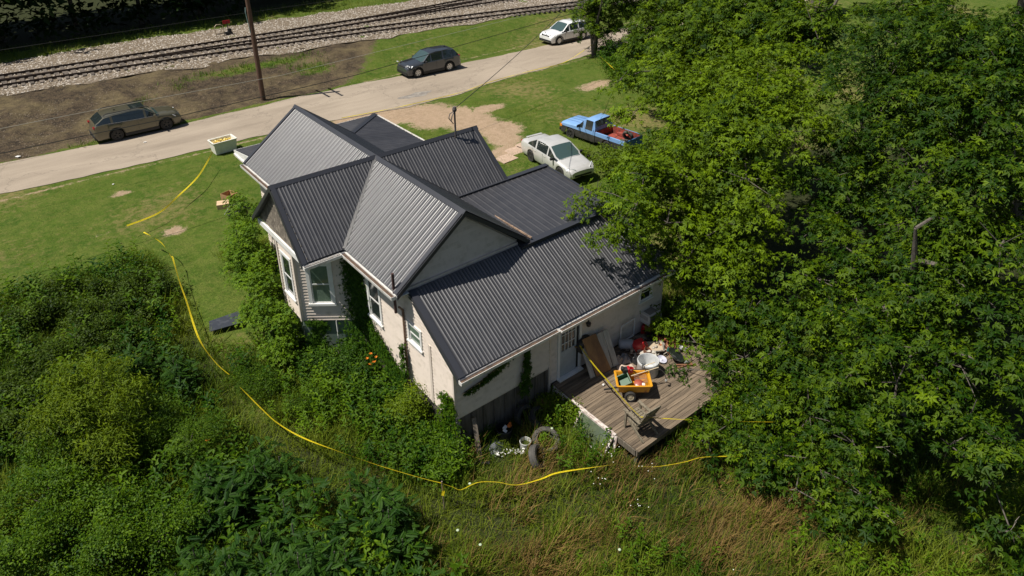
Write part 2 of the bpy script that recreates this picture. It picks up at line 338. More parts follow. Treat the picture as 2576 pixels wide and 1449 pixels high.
# ---------------------------------------------------------------- railway tracks
steel=mat('rusty_rail_steel',(.030,.020,.016),.6,(.055,.032,.02),scale=8,metal=.2)
tiem=mat('weathered_tie_wood',(.17,.14,.115),.9,(.08,.065,.05),scale=6,stretch=(1,6,1),rand=.35)
ZT=.92
fA=lambda x:36.7-.11*x-.0016*x*x if x<70 else 21.2
fB=lambda x:38.4-.043*x
fC=lambda x:fB(x)+ (.0038*(x-13.5)**2 if x>13.5 else 0)
def track(fl,x0,x1,label,tiestep,xt0,xt1):
    root=empty('railway_track',(x0,fl(x0),.85),0,label,'railway track','railway tracks')
    sh=Vector((-x0,-fl(x0),-.85))
    for off in(0,1.5):
        mb=MB(); X=np.arange(x0,x1+.1,1.5)
        prof=((-.075,.0),(.075,.0),(.075,.02),(.02,.035),(.02,.12),(.037,.13),(.037,.165),(-.037,.165),(-.037,.13),(-.02,.12),(-.02,.035),(-.075,.02))
        V=[(x+sh.x,fl(x)+off+py+sh.y,ZT+pz+sh.z) for x in X for py,pz in prof]; n=len(prof)
        F=[(i*n+k,i*n+(k+1)%n,(i+1)*n+(k+1)%n,(i+1)*n+k) for i in range(len(X)-1) for k in range(n)]
        mb.add(V,F).build('rail',steel,root)
    tm=MB().box((0,0,0),(.23,2.75,.16)).mesh('tie',tiem); k=0; x=xt0
    while x<xt1 and k<295:
        sl=(fl(x+.5)-fl(x-.5)); o=bpy.data.objects.new('tie',tm); col.objects.link(o); o.parent=root
        o.location=(x+sh.x,fl(x)+.72+sh.y+random.uniform(-.08,.08),ZT-.03+sh.z+random.uniform(-.012,.012)); o.rotation_euler=(0,0,math.atan(sl)+random.uniform(-.02,.02)); x+=tiestep; k+=1
    return root
track(fA,-45,130,'near railway track of two dark rusty rails on grey ballast',.53,-14,58)
track(fB,-45,130,'far railway track running straight along the tree line',.53,-14,58)
track(fC,13.5,120,'diverging siding track splitting off the far railway line at upper middle',.53,24,60)
# switch stand
t=empty('switch_stand',(8.55,41.75,.88),0,'small black railway switch stand with red target beside the far track','switch stand')
MB().box((0,0,.12),(.6,.35,.24)).box((.1,0,.35),(.28,.24,.3)).tube([(0,0,.3),(0,0,1.15)],.035).build('base',mat('black_iron',(.02,.02,.022),.5),t)
MB().box((-.05,0,1.1),(.62,.03,.3)).build('target',mat('target_red',(.42,.012,.015),.5),t,bevel=.03)
MB().bar((-.1,0,.25),(-1.0,-.1,.2),.06,.05).build('throw_rod',mat('black_iron',(.02,.02,.022)),t)
MB().tube([(7.45,41.6,.88),(7.42,41.6,1.75),(7.6,41.62,1.9),(7.95,41.7,1.85),(8.15,41.72,1.7),(8.15,41.72,.9)],.035).build('hoop_rail',mat('tan_pipe',(.5,.4,.26),.6),label='bent tan pipe hoop standing in the ballast left of the switch stand',cat='pipe hoop')
# ---------------------------------------------------------------- house
roofm=mat('charcoal_roof_steel',(.036,.036,.041),.40,(.052,.051,.055),scale=2.2,metal=.0,spec=1.0,rand=.13,stretch=(1,1,.4),detail=7,bump=.08,bscale=3)
capm=mat('charcoal_trim_steel',(.035,.037,.045),.42,spec=.55)
side=mat('cream_vinyl_siding',(.69,.60,.52),.7,(.50,.43,.345),scale=1.4,stretch=(2,2,.6),thr=(.5,.8),rand=.03,spec=.3)
white=mat('white_trim_paint',(.80,.79,.77),.5,(.70,.69,.66),scale=3,spec=.3)
gutm=mat('white_gutter',(.72,.70,.67),.5,(.42,.36,.28),scale=5,thr=(.5,.72))
darkin=mat('gutter_debris',(.14,.085,.055),.9,(.05,.035,.025),scale=9)
def glassmat(name,c,rough=.05):
    m=mat(name,c,rough,spec=.6,coat=.3); return m
glass=glassmat('window_glass_dark',(.02,.027,.026)); glassg=mat('window_glass_curtained',(.10,.15,.115),.15,(.17,.23,.18),scale=1.6,spec=.7,coat=.5)
plyw=mat('grey_plywood_skirt',(.16,.14,.12),.9,(.08,.068,.055),scale=3,stretch=(3,3,.4),bump=.2)
house=empty('house',(0,0,0),0,'cream sided old house under a dark standing rib metal roof of crossing gables','house')
def poly_interval(P,s):
    lo,hi=1e9,-1e9;n=len(P)
    for i in range(n):
        (a,ta),(b,tb)=P[i],P[(i+1)%n]
        if abs(a-b)<1e-9:
            if abs(a-s)<1e-6: lo=min(lo,ta,tb);hi=max(hi,ta,tb)
            continue
        if min(a,b)-1e-7<=s<=max(a,b)+1e-7:
            t=ta+(tb-ta)*(s-a)/(b-a); lo=min(lo,t);hi=max(hi,t)
    return lo,hi
def slope(pts,sdir,name='roof_panel',pitch=.2286,minor=True,th=.10,deck=True,rib=.022):
    """pts: 3D polygon, sdir: unit eave direction (horizontal). ribs run perpendicular to it, up the slope"""
    P=[Vector(p) for p in pts]; s=Vector(sdir).normalized(); n=(P[1]-P[0]).cross(P[2]-P[1]).normalized()
    if n.z<0: n=-n
    t=n.cross(s).normalized()
    if t.z<0: t=-t
    O=P[0]; Q=[((p-O).dot(s),(p-O).dot(t)) for p in P]
    smin=min(q[0] for q in Q);smax=max(q[0] for q in Q)
    prof=[(0,0),(pitch*.5-.052,0),(pitch*.5-.014,rib),(pitch*.5+.014,rib),(pitch*.5+.052,0)]
    if minor: prof=[(0,.009),(.008,.009),(.026,0),(pitch*.5-.048,0),(pitch*.5-.028,.006),(pitch*.5-.009,rib*.9),(pitch*.5+.009,rib*.9),(pitch*.5+.028,.006),(pitch*.5+.048,0),(pitch-.026,0),(pitch-.008,.009)]
    if not minor: prof=[(0,0)]+prof[1:]
    pan=pitch*4; k=0
    x=smin
    while x<smax-1e-4:
        x1=min(x+pan,smax); S=[]
        j=0
        while True:
            base=smin+math.floor((x-smin)/pan+1e-6)*pan+j*pitch
            if base>=x1-1e-6: break
            for a,h in prof:
                sv=base+a
                if x-1e-9<=sv<x1-1e-6: S.append((sv,h))
            j+=1
        S.append((x1,0))
        for q in Q:
            if x<q[0]<x1:
                for i in range(len(S)-1):
                    if S[i][0]<q[0]<S[i+1][0]-1e-5 and q[0]-S[i][0]>1e-5:
                        f=(q[0]-S[i][0])/(S[i+1][0]-S[i][0]); S.insert(i+1,(q[0],S[i][1]+f*(S[i+1][1]-S[i][1]))); break
        mb=MB();V=[];F=[]
        for sv,h in S:
            lo,hi=poly_interval(Q,min(max(sv,smin+1e-6),smax-1e-6))
            if hi<lo: lo=hi=0
            V+= [O+s*sv+t*lo+n*h, O+s*sv+t*hi+n*h]
        for i in range(len(S)-1): F.append((2*i,2*i+2,2*i+3,2*i+1))
        mb.add(V,F); mb.build(name,roofm,house,fix=False); x=x1; k+=1
    if deck: MB().prism([p-n*.012 for p in P],-n*th).build('roof_deck',white if deck=='w' else capm,house)
    return n
H=6.0;E=4.1
slope([(-2.5,-5.4,E),(-2.5,-2.07,E),(0,0,H),(0,-5.4,H)],(0,1,0))
slope([(-2.5,2.07,E),(-2.5,6.85,E),(0,6.85,H),(0,0,H)],(0,1,0))
slope([(-3.95,-2.07,E),(-2.5,-2.07,E),(0,0,H),(-3.88,0,H)],(1,0,0))
slope([(-3.95,2.07,E),(-2.5,2.07,E),(0,0,H),(-3.88,0,H)],(1,0,0))
slope([(2.24,-1.85,4.3),(4.5,-1.85,4.3),(4.34,0,H),(0,0,H)],(1,0,0))
slope([(2.5,2.07,E),(4.4,2.07,E),(4.34,0,H),(0,0,H)],(1,0,0))
slope([(2.5,-5.4,E),(2.5,-2.07,E),(0,0,H),(0,-5.4,H)],(0,1,0))
slope([(2.5,2.07,E),(2.5,6.85,E),(0,6.85,H),(0,0,H)],(0,1,0))
slope([(2.15,-5.5,4.0),(6.5,-5.5,4.0),(6.5,-1.7,4.33),(2.15,-1.7,4.33)],(1,0,0),minor=False,rib=.010,pitch=.26)
slope([(-2.13,-7.86,2.45),(6.95,-7.86,2.45),(6.75,-5.3,3.98),(-2.07,-5.3,3.98)],(1,0,0))
slope([(-1.95,9.6,3.6),(5.05,9.6,3.6),(2.1,6.65,4.1),(-1.95,6.65,4.1)],(1,0,0),th=.08)
slope([(5.05,2.1,3.6),(5.05,9.6,3.6),(2.1,6.65,4.1),(2.1,2.1,4.1)],(0,1,0),th=.08)
def cap(a,b,w,name='ridge_cap',h=.03,dv=None,drop=None):
    """folded flashing along a-b with the two wing directions"""
    a=Vector(a);b=Vector(b); d=(b-a).normalized()
    if dv is None:
        sx=d.cross(Vector((0,0,1))).normalized(); dr=drop if drop is not None else .76
        w1=(sx-Vector((0,0,dr))).normalized()*w; w2=(-sx-Vector((0,0,dr))).normalized()*w
    else: w1,w2=Vector(dv[0]),Vector(dv[1])
    up=Vector((0,0,h))
    mb=MB(); mb.add([a+w1+up,a+up*1.6,a+w2+up,b+w1+up,b+up*1.6,b+w2+up],[(0,1,4,3),(1,2,5,4)]); mb.add([a+w1+up,a+w1,b+w1+up,b+w1,a+w2+up,a+w2,b+w2+up,b+w2],[(0,1,3,2),(4,5,7,6)])
    return mb.build(name,capm,house,fix=False)
cap((0,6.9,H),(0,-5.45,H),.14); cap((-3.92,0,H),(4.4,0,H),.14,drop=.9)
cap((5.05,9.6,3.62),(2.1,6.65,4.12),.14,'hip_cap',drop=.1)
# valley flashings: narrow dark troughs
for vx,vy in((-2.5,-2.07),(-2.5,2.07),(2.24,-1.85),(2.5,2.07)):
    a=Vector((0,0,H-.02)); b=Vector((vx,vy,H-(H-E)*abs(vx)/2.5-.0))
    MB().bar(a+Vector((0,0,.03)),b+Vector((0,0,.03)),.11,.03).build('valley_flashing',mat('valley_black',(.018,.018,.02),.5),house)
# rakes: flat dark trim with a fascia under it
def rake(a,b,nrm,out,w=.15,fh=.16,fm=None):
    a=Vector(a);b=Vector(b);nn=Vector(nrm).normalized();o=Vector(out)
    q=nn.cross((b-a).normalized()); 
    if q.dot(o)>0: q=-q
    mb=MB(); mb.prism([a+nn*.026,b+nn*.026,b+nn*.026+q*w,a+nn*.026+q*w],nn*.008); mb.build('rake_trim',capm,house)
    MB().prism([a+o*.012-nn*.0,b+o*.012,b+o*.012-Vector((0,0,fh)),a+o*.012-Vector((0,0,fh))],o*.02).build('rake_fascia',fm or capm,house)
nA=Vector((-.605,0,.796));nAe=Vector((.605,0,.796));nBn=Vector((0,-.676,.737));nBf=Vector((0,.676,.737))
rake((0,-5.4,H),(-2.52,-5.4,E-.02),nA,(0,-1,0)); rake((0,-5.4,H),(2.52,-5.4,E-.02),nAe,(0,-1,0))
rake((0,6.85,H),(-2.52,6.85,E-.02),nA,(0,1,0)); rake((0,6.85,H),(2.52,6.85,E-.02),nAe,(0,1,0))
rake((-3.88,0,H),(-3.95,-2.09,E-.02),nBn,(-1,0,0)); rake((-3.88,0,H),(-3.95,2.09,E-.02),nBf,(-1,0,0))
rake((4.34,0,H),(4.5,-1.85,4.3),nBn,(1,0,0)); rake((4.34,0,H),(4.4,2.09,E-.02),nBf,(1,0,0))
n3=Vector((0,-.513,.858)); rake((-2.07,-5.3,3.98),(-2.13,-7.88,2.44),n3,(-1,0,0),w=.2,fm=capm); rake((6.75,-5.3,3.98),(6.95,-7.88,2.44),n3,(1,0,0))
rake((6.5,-5.5,4.0),(6.5,-1.7,4.33),(0,-.087,.996),(1,0,0),w=.1)
MB().bar((2.2,-1.74,4.38),(6.5,-1.74,4.38),.22,.03).build('roof_flashing',capm,house)
MB().bar((2.5,-5.42,4.035),(6.72,-5.42,4.035),.26,.02).build('roof_flashing',capm,house)
rust=mat('rusty_eave_edge',(.36,.25,.17),.8,(.12,.08,.06),scale=10)
MB().bar((2.6,-5.42,4.13),(2.52,-1.9,4.18),.05,.05).build('eave_edge',rust,house)
# gutters : white outside, leaf filled
def gutter(a,b,out,deb=True,w=.12,h=.11):
    a=Vector(a);b=Vector(b);o=Vector(out);z=Vector((0,0,1)); mb=MB()
    mb.prism([a,b,b+o*w,a+o*w],-z*.012); 
    mb.prism([a+o*w,b+o*w,b+o*(w+.015)+z*h,a+o*(w+.015)+z*h],o*.014); mb.prism([a,b,b+z*h,a+z*h],-o*.01)
    d=(b-a).normalized()
    for e in(a,b-d*.012): mb.prism([e,e+o*w,e+o*(w+.015)+z*h,e+z*h],d*.012)
    mb.build('gutter',gutm,house)
    if deb: MB().prism([a+z*.004+o*.004+d*.02,b+z*.004+o*.004-d*.02,b+o*(w-.004)+z*.004-d*.02,a+o*(w-.004)+z*.004+d*.02],z*.06).build('leaf_debris',darkin,house)
gutter((-2.53,-5.35,3.93),(-2.53,-2.13,3.93),(-1,0,0)); gutter((-2.53,2.1,3.93),(-2.53,6.85,3.93),(-1,0,0))
gutter((-3.95,-2.1,3.93),(-2.66,-2.1,3.93),(0,-1,0),deb=False)
gutter((-2.15,-7.9,2.30),(1.55,-7.9,2.30),(0,-1,0)); gutter((1.6,-7.92,2.27),(6.95,-7.92,2.27),(0,-1,0))
gutter((5.07,2.1,3.44),(5.07,9.6,3.44),(1,0,0),deb=False); gutter((-1.97,9.63,3.44),(5.05,9.63,3.44),(0,1,0),deb=False)
MB().prism([(-1.97,6.65,3.5),(-1.97,9.62,3.46),(-1.97,9.62,3.6),(-1.97,6.65,4.08)],(-.02,0,0)).build('rake_fascia',white,house)
MB().bar((-2.0,6.7,3.42),(-2.0,9.6,3.42),.1,.09).build('gutter',gutm,house)
# soffits
for c_,d_ in(((-2.3,-3.75,3.99),(.4,3.3,.02)),((-2.3,4.4,3.99),(.4,4.8,.02)),((-3.0,-2.0,3.97),(1.9,.2,.02)),((2.4,-7.72,2.36),(9.,.34,.02))): MB().box(c_,d_).build('soffit',white,house)
# ---- walls of lapped siding boards, clipped to polygons, with holes
BW=.118
def wall(o,d,out,poly,holes=(),bw=BW,mt=None,sheath=True):
    """o origin (3D), d horizontal unit, out normal; poly in (s,z), holes (s0,z0,s1,z1)"""
    o=Vector(o);d=Vector(d);out=Vector(out);zup=Vector((0,0,1)); mt=mt or side
    sw=[(z,s) for s,z in poly]; z0=min(p[1] for p in poly);z1=max(p[1] for p in poly)
    if sheath: MB().prism([o+d*s+zup*z-out*.02 for s,z in poly],-out*.1).build('wall',mt,house)
    z=z0
    while z<z1-.01:
        zt=min(z+bw,z1)
        a0,b0=poly_interval(sw,z+1e-4);a1,b1=poly_interval(sw,zt-1e-4)
        segs=[]
        if b0-a0>.02:
            cuts=[(a0,b0)]
            zm=(z+zt)/2
            for h in holes:
                if h[1]<zm<h[3]:
                    n=[]
                    for c in cuts:
                        if h[2]<=c[0] or h[0]>=c[1]: n.append(c)
                        else:
                            if h[0]>c[0]: n.append((c[0],h[0]))
                            if h[2]<c[1]: n.append((h[2],c[1]))
                    cuts=n
            for c in cuts:
                l,r=c; l1=a1 if abs(l-a0)<1e-6 else l; r1=b1 if abs(r-b0)<1e-6 else r
                if r-l<.03: continue
                l1=min(l1,r1)
                p=lambda s,zz,k:o+d*s+zup*zz+out*k
                V=[p(l,z,.032),p(r,z,.032),p(r1,zt,.004),p(l1,zt,.004),p(l,z,-.015),p(r,z,-.015),p(r1,zt,-.015),p(l1,zt,-.015)]
                MB().add(V,[(0,1,2,3),(4,7,6,5),(0,4,5,1),(0,3,7,4),(1,5,6,2),(3,2,6,7)]).build('siding_board',mt,house,fix=False)
        z=zt
def window(o,d,out,s0,z0,s1,z1,trim=.1,gm=None,open_=0,sash=True,label=None,rail=.5):
    o=Vector(o);d=Vector(d);out=Vector(out);z=Vector((0,0,1)); gm=gm or glass
    q=lambda s,zz,k:o+d*s+z*zz+out*k
    mid=q((s0+s1)/2,z0,0); w=empty('window',tuple(mid)); w.parent=house
    if label: w['label']=label
    M_=Matrix((d,out,z)).transposed().to_4x4(); M_.translation=mid; W=s1-s0;Hh=z1-z0
    w.matrix_local=M_
    fr=MB() # local: x along, y out, z up
    fr.box((-W/2+trim/2,.03,Hh/2),(trim,.05,Hh)).box((W/2-trim/2,.03,Hh/2),(trim,.05,Hh)).box((0,.033,Hh-trim/2),(W-2*trim,.055,trim)).box((0,.045,trim*.35),(W+.06,.09,trim*.7))
    fr.build('window_frame',white,w)
    iw=W-2*trim; ih=Hh-trim*1.7; zb=trim*.7; t=.045; zm=zb+ih*rail
    for k,(a,b,y) in enumerate(((zb,zm+.02,.006),(zm-.02,zb+ih,.028))):
        if k==0 and open_: a+=open_; b+=0
        sb=MB(); sb.box((-iw/2+t/2,y,(a+b)/2),(t,.022,b-a)).box((iw/2-t/2,y,(a+b)/2),(t,.022,b-a)).box((0,y,a+t/2),(iw-2*t,.022,t)).box((0,y,b-t/2),(iw-2*t,.022,t)); sb.build('sash',white,w)
        MB().box((0,y-.004,(a+b)/2),(iw-2*t,.008,b-a-2*t)).build('pane',gm,w)
    MB().box((0,-.06,zb+ih/2),(iw,.02,ih)).build('window_back',mat('dark_room',(.015,.014,.012),.9),w)
    return w
def trimboard(a,b,w=.09,d_=.05,name='corner_trim',m_=None): MB().bar(a,b,w,d_).build(name,m_ or side,house)
X0=(1,0,0);NX=(-1,0,0);NY=(0,-1,0)
LW=-2.08
# left wall (origin at y=0, s measured toward -y)
h1=(2.62,1.66,3.52,3.34);h2=(5.16,2.15,5.96,2.93)
wall((LW,0,0),(0,-1,0),NX,[(1.9,.55),(7.55,.55),(7.55,2.56),(5.2,3.98),(1.9,3.98)],[h1,h2])
w1=window((LW,0,0),(0,-1,0),NX,*h1,gm=glass)
window((LW,0,0),(0,-1,0),NX,*h2,trim=.085,gm=glassg,rail=.55)
MB().box((LW-.02,-6.38,1.62),(.05,.11,2.15)).build('corner_trim',side,house)
MB().box((LW-.01,-7.55,1.52),(.07,.07,1.98)).build('corner_trim',side,house)
# front part of the left wall beyond the bay
h3=(-5.6,1.4,-4.75,3.3)
wall((LW,0,0),(0,1,0),NX,[(1.9,.45),(6.55,.45),(6.55,3.98),(1.9,3.98)],[(4.75,1.4,5.6,3.3)]); window((LW,0,0),(0,1,0),NX,4.75,1.4,5.6,3.3)
# bay: canted, front and far canted faces
b0=Vector((-3.7,-.65,0));b1=Vector((LW,-1.93,0)); cd_=(b1-b0);cl=cd_.length;cd_.normalize(); co=Vector((cd_.y,-cd_.x,0))
if co.dot(Vector((-1,-1,0)))<0: co=-co
hb=(.34,1.7,1.24,3.42)
wall(b0,cd_,co,[(0,1.08),(cl,1.08),(cl,3.96),(0,3.96)],[hb]); window(b0,cd_,co,*hb,gm=glassg,trim=.12)
fb=(.22,1.7,1.08,3.42)
wall((-3.7,.65,0),(0,-1,0),NX,[(0,1.08),(1.3,1.08),(1.3,3.96),(0,3.96)],[fb]); window((-3.7,.65,0),(0,-1,0),NX,*fb,gm=glass)
c0=Vector((-3.7,.65,0));c1=Vector((LW,1.93,0));cc=(c1-c0).normalized()
wall(c0,cc,(-cc.y,cc.x,0),[(0,1.08),(cl,1.08),(cl,3.96),(0,3.96)])
trimboard((-3.71,-.66,1.05),(-3.71,-.66,3.96),.1,.1); trimboard((-3.71,.66,1.05),(-3.71,.66,3.96),.1,.1); trimboard((LW-.01,-1.95,1.05),(LW-.01,-1.95,3.96),.09,.09)
# bay foundation: pale green-grey panel with a batten
fp=mat('pale_green_panel',(.14,.2,.165),.35,(.22,.27,.22),scale=1.2)
MB().prism([b0+Vector((.06,.04,-.7)),b1+Vector((.04,.06,-.7)),b1+Vector((.04,.06,1.06)),b0+Vector((.06,.04,1.06))],-co*.05).build('foundation_panel',fp,house)
MB().box((-3.62,0,.2),(.06,1.2,1.72)).build('foundation_panel',fp,house)
bm=(b0+b1)/2; MB().bar(bm+co*.02+Vector((.1,-.08,-.6)),bm+co*.02+Vector((.1,-.08,1.05)),.04,.03).build('foundation_batten',white,house)
# frieze + shingled left gable
MB().box((-3.8,0,3.93),(.06,3.9,.2)).build('frieze_board',white,house)
shm=mat('weathered_shingle',(.22,.19,.15),.9,(.12,.1,.08),scale=7,rand=.3)
for r in range(11):
    z=4.05+r*.155; hw=(H-.1-z)*1.09
    if hw<.12: break
    n=max(2,int(2*hw/.2)); st=2*hw/n
    for i in range(n):
        y=-hw+st*(i+.5); MB().add([(-3.76,y-st*.46,z),(-3.76,y+st*.46,z),(-3.74,y+st*.46,z+.17),(-3.74,y-st*.46,z+.17),(-3.72,y-st*.46,z),(-3.72,y+st*.46,z),(-3.72,y+st*.46,z+.17),(-3.72,y-st*.46,z+.17)],[(0,1,2,3),(0,4,5,1),(1,5,6,2),(0,3,7,4)]).build('shingle',shm,house,fix=False)
MB().prism([(-3.70,-2.0,4.02),(-3.70,2.0,4.02),(-3.70,0,H-.14)],(.06,0,0)).build('gable_wall',shm,house)
# back gable wall
wall((0,-5.14,0),(1,0,0),NY,[(-2.2,4.02),(2.2,4.02),(0,5.78)],bw=.13)
MB().box((0,-5.2,3.9),(4.3,.1,.3)).build('gable_wall',side,house)
MB().prism([(-2.3,-5.10,4.0),(2.3,-5.10,4.0),(0,-5.10,5.83)],(0,.05,0)).build('gable_wall',side,house)
# front gable, right gable walls (unseen sides, plain)
MB().prism([(-2.1,6.5,0),(2.1,6.5,0),(2.1,6.5,4.1),(0,6.5,5.8),(-2.1,6.5,4.1)],(0,-.1,0)).box((2.1,4.2,2.1),(.1,4.6,4)).prism([(4.1,-1.75,0),(4.1,1.75,0),(4.1,1.75,4.1),(4.1,0,5.8),(4.1,-1.75,4.1)],(-.1,0,0)).box((3.1,1.8,2),(2,.1,4.)).box((5.1,-1.8,1.9),(2.3,.1,4.3)).build('wall',side,house)
# back wall
BY=-7.55
door=(1.86,.06,2.9,2.12); wn=(5.68,1.3,6.35,2.1)
wall((0,BY,0),(1,0,0),NY,[(-2.08,.64),(1.55,.62),(1.55,2.34),(-2.08,2.34)],[])
wall((0,BY,0),(1,0,0),NY,[(1.56,.03),(6.86,.03),(6.86,2.34),(1.56,2.34)],[door,wn])
trimboard((1.55,BY-.01,-.6),(1.55,BY-.01,2.34),.07,.06); trimboard((6.88,BY,-.6),(6.88,BY,2.34),.08,.08)
wall((6.86,0,0),(0,-1,0),(1,0,0),[(5.45,.0),(7.55,.0),(7.55,2.35),(5.45,3.6)],[])
MB().box((6.4,-3.6,1.9),(.08,3.7,3.9)).build('wall',side,house)
window((0,BY,0),(1,0,0),NY,*wn,trim=.06)
# skirts under the siding
MB().box((-.26,BY+.06,0),(3.6,.06,1.3)).build('skirt_board',plyw,house); MB().box((LW+.07,-4.7,0.0),(.06,5.6,1.2)).build('skirt_board',plyw,house); MB().box((LW+.07,4.2,-.1),(.06,4.6,1.2)).build('skirt_board',plyw,house)
for i in range(9): MB().box((-1.9+i*.41,BY+.0,0.0),(.02,.03,1.26)).build('skirt_batten',plyw,house)
MB().box((4.2,BY+.06,-.3),(5.3,.06,.7)).build('skirt_board',plyw,house)
MB().box((-2.07,BY-.03,.0),(.14,.12,1.35)).build('corner_post',mat('peeling_white_post',(.42,.4,.36),.9,(.1,.085,.07),scale=12,thr=(.42,.6)),house)
# door
dr=empty('door',((door[0]+door[2])/2,BY,door[1])); dr.parent=house
MB().box((-.47,-.03,1.03),(.09,.08,2.06)).box((.47,-.03,1.03),(.09,.08,2.06)).box((0,-.03,2.02),(.85,.08,.09)).build('door_frame',white,dr)
MB().box((.36,-.0,.98),(.12,.04,1.9)).build('door_gap',mat('dark_room',(.015,.014,.012)),dr)
lf=empty('door_leaf',(0,0,0)); lf.parent=dr; blue=mat('pale_blue_door',(.42,.47,.5),.5,(.34,.38,.4),scale=3)
MB().box((-.06,-.03,.52),(.72,.04,.98)).box((-.385,-.03,1.5),(.07,.04,.96)).box((.265,-.03,1.5),(.07,.04,.96)).box((-.06,-.03,1.95),(.58,.04,.06)).build('door_panel',blue,dr); bpy.data.objects.remove(lf)
MB().box((-.06,-.02,1.47),(.58,.015,.92)).build('door_glass',mat('door_glass_lace',(.06,.06,.055),.15,(.3,.28,.25),scale=3,thr=(.5,.75)),dr)
mu=MB()
for i in(-1,0,1): mu.box((-.06+i*.145,-.04,1.47),(.018,.02,.92))
for i in(-1,1): mu.box((-.06,-.044,1.47+i*.17),(.58,.02,.018))
mu.build('muntins',white,dr); MB().lathe([(0,-.03),(.03,-.03),(.03,.03),(0,.03)],10,(.25,-.08,.95),Matrix.Rotation(math.pi/2,3,'X')).build('door_knob',mat('brass',(.35,.25,.1),.3,metal=1),dr)
MB().box((2.38,BY-.1,.04),(1.05,.2,.06)).build('door_sill',white,house)
MB().tube([(3.1,BY-.02,1.85),(3.1,BY-.14,1.9),(3.1,BY-.16,1.82)],.03).lathe([(0,0),(.07,.01),(.09,.12),(.02,.17)],10,(3.1,BY-.16,1.66)).build('wall_lamp',mat('black_iron',(.02,.02,.022)),house)
# rusty vent stack, downspout, service mast
rp=mat('rusty_pipe',(.16,.085,.06),.8,(.3,.2,.13),scale=6)
MB().tube([(-2.45,-5.13,3.3),(-2.45,-5.13,4.68)],.045).build('vent_pipe',mat('dark_rust_pipe',(.07,.035,.03),.8),house)
MB().tube([(-2.15,-5.0,-.4),(-2.15,-5.0,3.2),(-2.3,-5.06,3.4)],.036).build('drain_pipe',rp,house)
MB().tube([(3.3,-.15,5.6),(3.3,-.15,6.95)],.035).lathe([(0,0),(.07,.02),(.09,.1),(.06,.2),(0,.22)],10,(3.3,-.15,6.9)).tube([(3.3,-.15,6.95),(3.15,-.2,6.8),(3.1,-.2,6.6),(3.22,-.15,6.45)],.018).tube([(3.3,-.15,6.95),(3.12,-.1,6.85),(3.05,-.12,6.7),(3.2,-.1,6.5)],.018).build('service_mast',mat('mast_grey',(.16,.15,.15),.5,(.08,.06,.05),scale=9),house)
for k,(x,y) in enumerate(((2.85,9.2),(-.6,9.25),(4.75,9.25),(4.75,4.0),(.6,9.25))): MB().bar((x,y,0),(x,y,3.5),.12,.12).build('porch_post',white,house)
MB().box((2.1,8.1,.25),(5.8,2.8,.5)).box((3.5,4.5,.25),(2.8,4.8,.5)).build('porch_floor',mat('porch_grey',(.3,.29,.27),.8),house)
# ---------------------------------------------------------------- vehicles
tyrem=mat('tyre_rubber',(.022,.021,.020),.85,(.04,.037,.033),scale=6)
alloy=mat('alloy_silver',(.62,.62,.62),.3,metal=.7); steelrim=mat('black_steel_rim',(.03,.03,.03),.5); lampw=mat('headlamp_clear',(.75,.77,.8),.08,coat=1); lampr=mat('tail_lamp_red',(.35,.01,.015),.2,coat=1); lampo=mat('amber_lamp',(.8,.25,.02),.3)
blackp=mat('black_plastic',(.018,.018,.019),.6); cglass=mat('car_glass',(.02,.028,.028),.04,spec=1,coat=.6); chrome=mat('bumper_chrome',(.5,.5,.5),.25,metal=.9); plate=mat('plate_white',(.7,.7,.7),.5)
wind=mat('windscreen_glass',(.05,.085,.08),.05,spec=1,coat=.8)
def wheel(parent,x,y,r,w,rimm,spokes=6,hub=True,name='wheel'):
    sgn=1 if y>0 else -1
    e=empty(name,(x,y,r)); e.parent=parent; R=Matrix.Rotation(-sgn*math.pi/2,3,'X'); ri=r*.66
    MB().lathe([(ri,-w/2),(r*.92,-w/2),(r,-w/2+.04),(r,w/2-.04),(r*.92,w/2),(ri,w/2),(ri-.01,w/2-.02),(ri-.01,-w/2)],28,rot=R,closed=True).build('tyre',tyrem,e,smooth=35)
    MB().lathe([(0,w/2-.09),(ri-.01,w/2-.09)],24,rot=R).build('wheel_back',blackp,e)
    mb=MB(); mb.lathe([(ri-.012,w/2-.01),(ri-.05,w/2-.02),(ri-.06,w/2-.07)],28,rot=R)
    for k in range(spokes):
        a=2*math.pi*k/spokes; c=R@Vector((math.cos(a)*.03,math.sin(a)*.03,w/2-.035)); d=R@Vector((math.cos(a)*(ri-.03),math.sin(a)*(ri-.03),w/2-.03)); mb.bar(c,d,ri*.34,.03,up=(0,sgn,0))
    mb.lathe([(0,w/2-.005),(.06,w/2-.01),(.075,w/2-.04)],14,rot=R); mb.build('rim',rimm,e,smooth=30)
    return e
